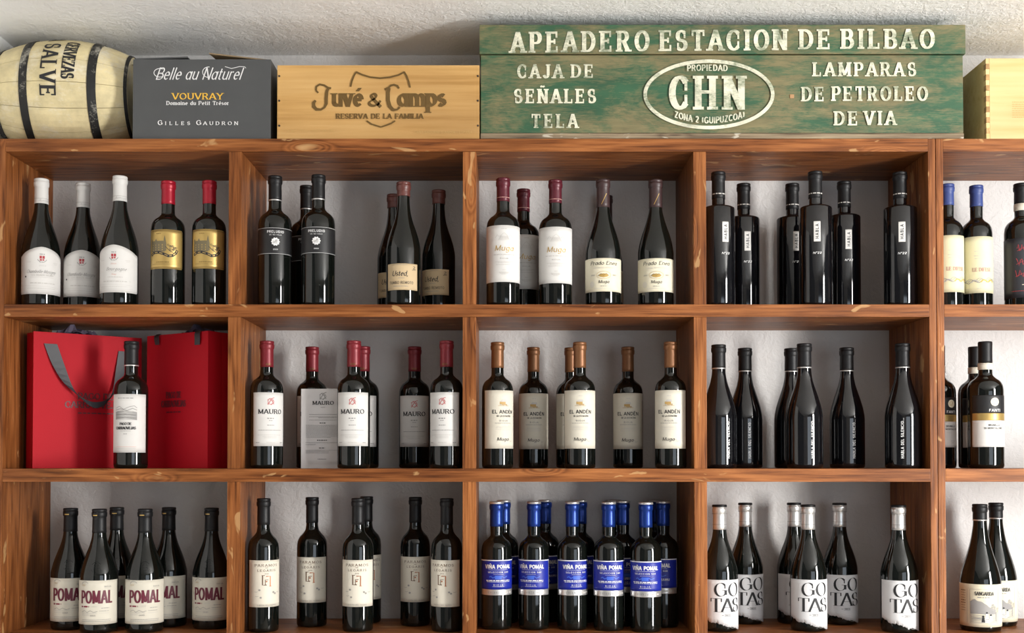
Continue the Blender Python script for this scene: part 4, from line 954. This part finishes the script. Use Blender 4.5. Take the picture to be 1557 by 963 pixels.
# ------------------------------------------------------------ red gift bags
REDB = mat('red_bag_board', (.43, .004, .013), .6, spec=.2, bump=.08, bscale=500)
REDIN = mat('bag_lining', (.05, .03, .035), .8)
RIB = mat('grey_satin_ribbon', (.028, .028, .034), .42)
TIS = mat('violet_tissue', (.10, .085, .13), .7)
DKR = mat('dark_bag_print', (.10, .006, .012), .5)
def bag(label, A, B, dp, H, txt, rib):
    """A left front corner, B right front corner (x, y) of the printed face"""
    A = Vector((*A, 0)); B = Vector((*B, 0)); e = (B-A); wd = e.length; e.normalize(); nrm = Vector((-e.y, e.x, 0))  # into the bag
    r = thing('gift_bag', label, 'gift bag', (A.x, A.y, SHZ[2]+.0004), math.atan2(e.y, e.x), 'red gift bags'); t = .0012
    box('front_panel', 0, wd, 0, t, 0, H, REDB, r, .0003); box('back_panel', 0, wd, dp-t, dp, 0, H, REDB, r, .0003)
    # gusseted sides, folded slightly inwards
    for x, s_ in ((0, 1), (wd, -1)):
        pts = [Vector((x, t, 0)), Vector((x+s_*.004, dp/2, 0)), Vector((x, dp-t, 0)), Vector((x+s_*t, dp-t, 0)), Vector((x+s_*(.004+t), dp/2, 0)), Vector((x+s_*t, t, 0))]
        prism('side_panel', pts, (0, 0, H), REDB, r)
    box('bottom_panel', t, wd-t, t, dp-t, 0, .0015, REDB, r, 0)
    # tissue paper standing above the rim
    rg = random.Random(4); bm = bmesh.new(); nx, ny = 14, 5; g = [[None]*(ny+1) for _ in range(nx+1)]; a0, a1 = txt['tissue']
    for i in range(nx+1):
        for j in range(ny+1):
            u = a0+(a1-a0)*i/nx; env = sin(pi*i/nx)**.7
            g[i][j] = bm.verts.new((u, dp*(.15+.7*j/ny), H-.012+env*(.012+.030*rg.random()*sin(pi*(j+.5)/(ny+1)))))
    for i in range(nx):
        for j in range(ny): bm.faces.new((g[i][j], g[i+1][j], g[i+1][j+1], g[i][j+1]))
    frombm('tissue_paper', bm, TIS, r)
    f = [c for c in r.children if c.name.startswith('front_panel')][0]
    k = Ink(); c_, w1, w2, zt = txt['c'], txt['w1'], txt['w2'], txt['z']
    k.text('PAGO DE', c_-w1, c_+w1, zt+.021, zt+.037, ROMANB, DKR, track=.08); k.text('CARRAOVEJAS', c_-w2, c_+w2, zt, zt+.016, ROMANB, DKR, track=.06); k.micro(c_-w1, c_+w1, zt-.012, .003, DKR)
    k.build('bag_print', lambda u, v, o: (u, -.0006-o, v), f, True)
    # ribbon handle
    for (pts, wv) in rib:
        n = len(pts); vs = []; fs = []
        for i, (u, o, z) in enumerate(pts):
            du, dz = wv[i]; vs += [(u-du, -o, z-dz), (u+du, -o, z+dz), (u+du, -o-.0008, z+dz), (u-du, -o-.0008, z-dz)]
        for i in range(n-1):
            for q in range(4): fs.append((4*i+q, 4*i+(q+1) % 4, 4*i+4+(q+1) % 4, 4*i+4+q))
        fs += [(0, 1, 2, 3), tuple(4*(n-1)+q for q in (3, 2, 1, 0))]
        me = bpy.data.meshes.new('ribbon_handle'); me.from_pydata(vs, [], fs); me.update(); o_ = link('ribbon_handle', me, RIB, r, False)
    return r
hb = .3215
def rb(pts, n=28):
    """smooth ribbon through (u, offset, z, half-width vector)"""
    out = []; wv = []; m = len(pts)
    for i in range(n+1):
        t = i/n*(m-1); j = min(m-2, int(t)); q = t-j
        P = [pts[max(0, j-1)], pts[j], pts[j+1], pts[min(m-1, j+2)]]
        c = [.5*(2*P[1][k]+(P[2][k]-P[0][k])*q+(2*P[0][k]-5*P[1][k]+4*P[2][k]-P[3][k])*q*q+(3*P[1][k]-P[0][k]-3*P[2][k]+P[3][k])*q**3) for k in range(5)]
        out.append(c[:3]); wv.append(c[3:])
    return out, wv
bag('red gift bag with drooping dark ribbon handle, left of the vineyard-labelled bottle', (-1.1095, YF+.060), (-.9055, YF+.217), .055, hb,
    dict(c=.145, w1=.042, w2=.072, z=.144, tissue=(.045, .175)),
    [rb([(.038, .002, .294, .015, 0), (.055, .006, .245, .0145, -.001), (.078, .012, .195, .011, -.006), (.108, .018, .165, .006, -.007), (.135, .02, .1515, .002, -.007), (.165, .019, .160, -.004, -.007), (.190, .013, .192, -.009, -.007), (.203, .006, .24, -.012, -.003), (.212, .002, .286, -.013, 0)])])
bag('red gift bag standing corner-on beside the first divider, right of the bottle', (-.878, YF+.171), (-.698, YF+.050), .092, hb,
    dict(c=.098, w1=.026, w2=.043, z=.146, tissue=(.08, .19)),
    [rb([(.040, -.004, .3245, .008, 0), (.040, .004, .318, .008, 0), (.042, .005, .308, .008, .001), (.041, .0025, .298, .007, 0)], 10),
     rb([(.185, -.004, .3245, .009, 0), (.185, .004, .318, .009, 0), (.186, .005, .303, .009, .001), (.183, .0025, .29, .009, 0)], 10)])

# ------------------------------------------------------------ things on top
ZS = ZT[0][0]
# barrel -----------------------------------------------------
def barrel():
    Rb, Re, L, n = .1355, .100, .312, 14
    cx, cy = (XP(107.5, YF+.142, 140)), YF+.143
    r = thing('wooden_keg', 'small cream-painted wooden keg with black hoops lying on its side', 'barrel', (cx, cy, ZS+Rb+.001), math.radians(5))
    rad = lambda x: Rb-(Rb-Re)*abs(x/(L/2))**2.1
    nx = 18
    for k in range(n):
        a0, a1 = 2*pi*k/n+.004, 2*pi*(k+1)/n-.004; vs = []; fs = []; na = 4
        for i in range(nx+1):
            x = -L/2+L*i/nx; R_ = rad(x)
            for j in range(na+1):
                a = a0+(a1-a0)*j/na; q = R_-(.0008 if j in (0, na) else 0); vs.append((x, q*cos(a), q*sin(a)))
            vs.append((x, (R_-.012)*cos(a1), (R_-.012)*sin(a1))); vs.append((x, (R_-.012)*cos(a0), (R_-.012)*sin(a0)))
        m_ = na+3
        for i in range(nx):
            for j in range(m_): fs.append((i*m_+j, i*m_+(j+1) % m_, (i+1)*m_+(j+1) % m_, (i+1)*m_+j))
        fs.append(tuple(range(m_))[::-1]); fs.append(tuple(nx*m_+j for j in range(m_)))
        me = bpy.data.meshes.new('stave'); me.from_pydata(vs, [], fs); me.update(); link('stave', me, BARRELP, r)
    for x0, wd in ((-L/2+.008, .014), (-.073, .019), (.081, .019), (L/2-.004, .007)):
        vs = []; fs = []; sg = 64
        pr = [(x0-wd/2, rad(x0-wd/2)-.001), (x0-wd/2, rad(x0-wd/2)+.0016), (x0, rad(x0)+.0018), (x0+wd/2, rad(x0+wd/2)+.0016), (x0+wd/2, rad(x0+wd/2)-.001)]
        for (x, q) in pr:
            for j in range(sg): a = 2*pi*j/sg; vs.append((x, q*cos(a), q*sin(a)))
        for i in range(4):
            for j in range(sg): fs.append((i*sg+j, i*sg+(j+1) % sg, (i+1)*sg+(j+1) % sg, (i+1)*sg+j))
        me = bpy.data.meshes.new('hoop'); me.from_pydata(vs, [], fs); me.update(); link('hoop', me, HOOPP, r)
    for s_ in (-1, 1):
        bm = bmesh.new(); bmesh.ops.create_cone(bm, cap_ends=True, segments=48, radius1=Re-.010, radius2=Re-.010, depth=.01, matrix=Matrix.Translation((s_*(L/2-.016), 0, 0))@Matrix.Rotation(pi/2, 4, 'Y'))
        frombm('head', bm, BARRELP, r)
    # lettering running down over the bulge
    k = Ink(); k.maxu = .006
    k.text('CERVEZAS', -math.radians(55)*Rb, -math.radians(3)*Rb, .015, .044, dict(thick=.20, thin=.09, serif=.05), INK, track=.12)
    k.text('LA SALVE', -math.radians(84)*Rb, math.radians(14)*Rb, -.033, .004, dict(thick=.20, thin=.11, serif=.05), INK, track=.22)
    # (text advances downwards; its tops point to +x)
    def f(u, v, o):
        b = -u/Rb; q = rad(v)+.0007+o; return (v, -q*cos(b), q*sin(b))
    k.build('painted_lettering', f, r, True)
barrel()
# grey carton -------------------------------------------------
CARD = mat('grey_carton_board', (.075, .078, .080), .5, noise=.12, nscale=18)
KR = mat('brown_corrugated_board', (.30, .22, .13), .85)
def carton():
    Y = YF+.010; x0, x1 = XP(202, Y, 150), XP(411.5, Y, 150); z1 = ZP(90.5, Y); dpt = .20; h = z1-ZS; wd = x1-x0; t = .0035
    r = thing('grey_carton', 'slate grey wine carton with white and yellow lettering and a lifted flap', 'box', (x0, Y, ZS+.0004))
    fr = box('front_panel', 0, wd, 0, t, 0, h, CARD, r, .0008); box('back_panel', 0, wd, dpt-t, dpt, 0, h, CARD, r, .0008)
    box('side_panel', 0, t, t, dpt-t, 0, h, CARD, r, .0008); box('side_panel', wd-t, wd, t, dpt-t, 0, h, CARD, r, .0008); box('bottom_panel', t, wd-t, t, dpt-t, 0, t, CARD, r, 0)
    # flaps: the left one lies nearly flat, the right one is lifted
    prism('flap', [Vector((.002, .004, h+.0005)), Vector((.125, .004, h+.005)), Vector((.125, dpt-.004, h+.006)), Vector((.002, dpt-.004, h+.0005))], (0, 0, .003), [CARD], r)
    prism('flap', [Vector((wd-.001, .006, h+.001)), Vector((wd-.148, .020, h+.0225)), Vector((wd-.148, dpt-.02, h+.045)), Vector((wd-.001, dpt-.006, h+.002))], (0, 0, -.003), [KR], r)
    prism('flap', [Vector((.01, t, h)), Vector((wd-.01, t, h)), Vector((wd-.02, .06, h-.012)), Vector((.02, .06, h-.012))], (0, 0, -.003), [KR], r)
    k = Ink(); f = lambda u, v, o: W(u, -v, Y-.0007-o*4)-Vector((x0, Y, ZS))
    k.text('Belle au Naturel', 236, 366, -121.5, -103, dict(thick=.12, thin=.04, serif=0, nib=30, slant=.35), WHI, track=.05)
    k.stroke(arc(243, -111, 9, 6.5, 60, 300), 1.1, WHI); k.stroke(arc(317, -110, 9, 8, 80, 280), 1.0, WHI); k.stroke([(342, -101.5), (352, -104.5), (364, -101.5), (372, -101.8), (374, -104)], .9, WHI)
    k.text('VOUVRAY', 262, 339, -151.6, -141.8, ROMANB, YELI, track=.12)
    k.text('Domaine du Petit Trésor', 253, 348, -160, -154, ROMANB, WHI, track=.14)
    k.text('G', 240, 247, -190.5, -183, ROMANB, WHI); k.text('ILLES', 251, 289, -190.5, -185, ROMANB, WHI, track=.75)
    k.text('G', 298.5, 306, -190.5, -183, ROMANB, WHI); k.text('AUDRON', 309, 362, -190.5, -185, ROMANB, WHI, track=.5)
    k.build('carton_print', f, fr, True)
carton()
# pine wine case ----------------------------------------------
def pine_case():
    Y = YF+.002; x0, x1 = XP(421.5, Y, 150), XP(729, Y, 150); z1 = ZP(99.5, Y); h = z1-ZS; wd = x1-x0; dpt = .24; t = .012
    r = thing('pine_wine_case', 'pale pine wine case with brown shield emblem and printed lettering', 'wooden box', (x0, Y, ZS+.0004))
    fr = box('front_panel', 0, wd, 0, t, 0, h, PINE, r, .001); box('back_panel', 0, wd, dpt-t, dpt, 0, h, PINE, r, .001)
    box('side_panel', 0, t, t, dpt-t, 0, h-.001, PINE, r, .001); box('side_panel', wd-t, wd, t, dpt-t, 0, h-.001, PINE, r, .001); box('base_panel', t, wd-t, t, dpt-t, 0, .008, PINE, r, 0)
    box('lid', t, wd-t, t, dpt-t, h-.012, h-.004, PINE, r, 0)
    for px in (424.6, 726.6):
        for py in (116, 153.5, 191.5):
            p = W(px, py, Y)-Vector((x0, Y, ZS)); bm = bmesh.new(); bmesh.ops.create_cone(bm, cap_ends=True, segments=10, radius1=.0026, radius2=.0022, depth=.002, matrix=Matrix.Translation((p.x, -.0006, p.z))@Matrix.Rotation(pi/2, 4, 'X'))
            frombm('nail', bm, mat('nail_iron', (.07, .05, .04), .5, metal=.6), r)
    k = Ink(); f = lambda u, v, o: W(u, -v, Y-.0007-o*4)-Vector((x0, Y, ZS)); m = OCHRE
    F = dict(thick=.235, thin=.10, serif=.05, nib=32)
    k.text('uvé', 505.5, 551.5, -162.8, -132.5, F, m, track=.07); k.text('&', 560, 580, -163, -141.5, F, m); k.text('amps', 605, 677.5, -162.8, -132.5, F, m, track=.07)
    # swashed capitals J and C
    k.piece += 1
    k.stroke([(480.5, -138), (481, -132), (486, -128.6), (493, -130), (499, -133.8), (503.5, -134.5)], 3.0, m)
    k.stroke([(499.5, -134), (497, -139), (496, -150), (496, -158), (493.5, -163.5), (488, -167), (481, -166.5), (477, -162), (477, -156.5), (480, -153)], lambda a: 2.2+3.4*abs(sin(a-.5)), m)
    k.stroke([(480.5, -138), (484, -141.5)], 2.6, m)
    k.piece += 1
    k.stroke([(585, -136.5), (590.5, -134), (594, -130.5), (599, -129.2), (604.5, -131), (606.5, -135)], 3.2, m)
    k.stroke([(591.5, -134), (590, -141), (590, -153), (592.5, -162), (598, -167.5), (604, -167), (608, -163)], lambda a: 2.4+3.6*abs(sin(a-.4)), m)
    k.text('RESERVA DE LA FAMILIA', 511, 643.5, -181, -173, ROMANB, m, track=.16)
    k.piece += 1
    k.stroke([(533.2, -132.3), (535, -124), (538, -116), (541.8, -109.6)], 2.4, m)
    k.stroke([(541.4, -109.6), (551, -114), (563, -117.6), (578, -119.2), (593, -117.8), (606, -114.3), (615.2, -109.6)], 2.6, m)
    k.stroke([(614.8, -109.6), (618.5, -116), (621.5, -124), (623.6, -133.4)], 2.4, m)
    k.piece += 1
    k.stroke([(557.4, -184), (565, -189), (573, -191.6), (579.2, -193.6)], 2.3, m); k.stroke([(579.2, -193.6), (587, -191), (595, -188), (600.9, -184)], 2.3, m)
    k.text('6 BOT. 75 CL · BRUT NATURE', 437.5, 509, -201.5, -197.8, SANSL, OCHREL, track=.18); k.text("SANT SADURNI D'ANOIA · ESPAÑA", 630, 718, -203.5, -199.5, SANSL, OCHREL, track=.18)
    k.build('case_print', f, fr, True)
pine_case()
# green signal chest ------------------------------------------
def chest():
    Y = YF+.004; r = None; x0, x1 = XP(731, Y, 150), XP(1464.5, Y, 150); zl = ZP(83.5, Y); zt = ZP(38.5, Y); zb = ZP(202.5, Y); dpt = .262; t = .016
    r = thing('signal_chest', 'long worn green railway chest stencilled in cream, on top of the shelving', 'wooden chest', (x0, Y, ZS+.0004))
    wd = x1-x0; h = zl-ZS; hb_ = zb-ZS
    fr = box('front_panel', 0, wd, 0, t, hb_, h-.001, GREEN, r, .0015)
    box('bottom_batten', -.0005, wd+.0005, -.002, t, .0005, hb_-.0008, PINEDK, r, .0025)
    box('back_panel', 0, wd, dpt-t, dpt, 0, h-.001, GREEN, r, .001); box('side_panel', 0, t, t, dpt-t, 0, h-.001, GREEN, r, .001); box('side_panel', wd-t, wd, t, dpt-t, 0, h-.001, GREEN, r, .001)
    xl0, xl1 = XP(729, Y, 60)-x0, XP(1467.5, Y, 60)-x0; ztl = zt-ZS
    ld = box('lid', xl0, xl1, -.003, dpt+.001, h+.0012, ztl, GREEN, r, .002)
    box('knot_plug', XP(1204, Y, 147)-x0-.005, XP(1204, Y, 147)-x0+.005, -.002, .002, ZP(147, Y)-ZS-.0045, ZP(147, Y)-ZS+.0045, mat('wood_plug', (.42, .24, .11), .6), r, .0015)
    F = dict(thick=.205, thin=.095, serif=.09, nib=6); m = CREAMP
    k = Ink(); f = lambda u, v, o: W(u, -v, Y-.0045-o*4)-Vector((x0, Y, ZS))
    k.text('APEADERO', 778, 986, -80.8, -49, F, m, track=.40, rise=2.5); k.text('ESTACION', 1004, 1196, -78, -46.2, F, m, track=.32, rise=1.5)
    k.text('DE', 1216, 1261, -75.2, -44.8, F, m, track=.36); k.text('BILBAO', 1280, 1420, -74.6, -44.2, F, m, track=.36)
    k.build('lid_lettering', f, ld, True)
    k = Ink(); f = lambda u, v, o: W(u, -v, Y-.0010-o*4)-Vector((x0, Y, ZS))
    k.text('CAJA', 787.5, 855, -119.4, -98, F, m, track=.36); k.text('DE', 869, 901, -118.6, -98, F, m, track=.36)
    k.text('SEÑALES', 782.5, 905.5, -157.4, -135.5, F, m, track=.36); k.text('TELA', 809, 877.5, -195, -173.5, F, m, track=.42)
    k.text('LAMPARAS', 1236.5, 1392.5, -116.4, -95, F, m, track=.36); k.text('DE', 1219.5, 1252, -154.4, -132.5, F, m, track=.36); k.text('PETROLEO', 1265.5, 1410, -153.8, -131.5, F, m, track=.36)
    k.text('DE', 1269, 1303, -191, -169.5, F, m, track=.36); k.text('VIA', 1315, 1361, -190.5, -169, F, m, track=.4)
    k.ring(1078, -143.8, 97, 50.5, 5.4, m, 72)
    F2 = dict(thick=.20, thin=.085, serif=.085, nib=6)
    k.text('C', 1020, 1046, -167, -115.5, F2, m); k.text('H', 1058, 1087, -167, -115.5, F2, m); k.text('N', 1102, 1131, -167, -115.5, F2, m)
    cw = lambda rx, ry, up: (lambda p: p)
    F3 = dict(thick=.2, thin=.12, serif=0)
    def warp_top(p): d = (p[0]-1075)/95; return (p[0], p[1]-5.5*d*d)
    def warp_bot(p): d = (p[0]-1079)/58; return (p[0]-d*.0, p[1]+11*d*d)
    k.text('PROPIEDAD', 1045, 1106, -108, -98.5, F3, m, track=.18, warp=warp_top)
    k.text('ZONA 2 (GUIPUZCOA)', 1026, 1132, -188, -178, F3, m, track=.16, warp=warp_bot)
    k.build('front_lettering', f, fr, True)
chest()
# pale case with finger joints --------------------------------
def joint_case():
    Y = YF+.002; x0 = XP(1499.5, Y, 150); wd = .34; z1 = ZP(89, Y); h = z1-ZS; dpt = .24; t = .013
    r = thing('finger_jointed_case', 'pale poplar case with finger-jointed corner, cut by the right edge', 'wooden box', (x0, Y, ZS+.0004))
    END = wood('poplar_end_grain', 1, (.35, .20, .08), (.48, .30, .13), (.56, .36, .17), wearamt=0)
    fr = box('front_panel', t*.62, wd-t*.62, 0, t, 0, h, PINE2, r, .0005)
    n = 15; q = h/n
    for i in range(n):
        for xa, xb in ((0, t*.62+.0004), (wd-t*.62-.0004, wd)):
            box('joint_finger', xa, xb, 0 if i % 2 else .0006, t, i*q+.0002, (i+1)*q-.0002, PINE2 if i % 2 == 0 else END, r, 0)
    box('side_panel', 0, t, t, dpt-t, 0, h, PINE2, r, .0005); box('side_panel', wd-t, wd, t, dpt-t, 0, h, PINE2, r, .0005)
    box('back_panel', 0, wd, dpt-t, dpt, 0, h, PINE2, r, .0005); box('lid', t, wd-t, t, dpt-t, h-.012, h-.003, PINE2, r, 0); box('base_panel', t, wd-t, t, dpt-t, 0, .008, PINE2, r, 0)
    k = Ink(); f = lambda u, v, o: W(u, -v, Y-.0006-o*4)-Vector((x0, Y, ZS))
    for i in range(8): k.micro(1539, 1590-(i % 3)*6, -(155.5+i*3.3), 1.0, OCHREL, i)
    k.build('case_print', f, fr)
joint_case()
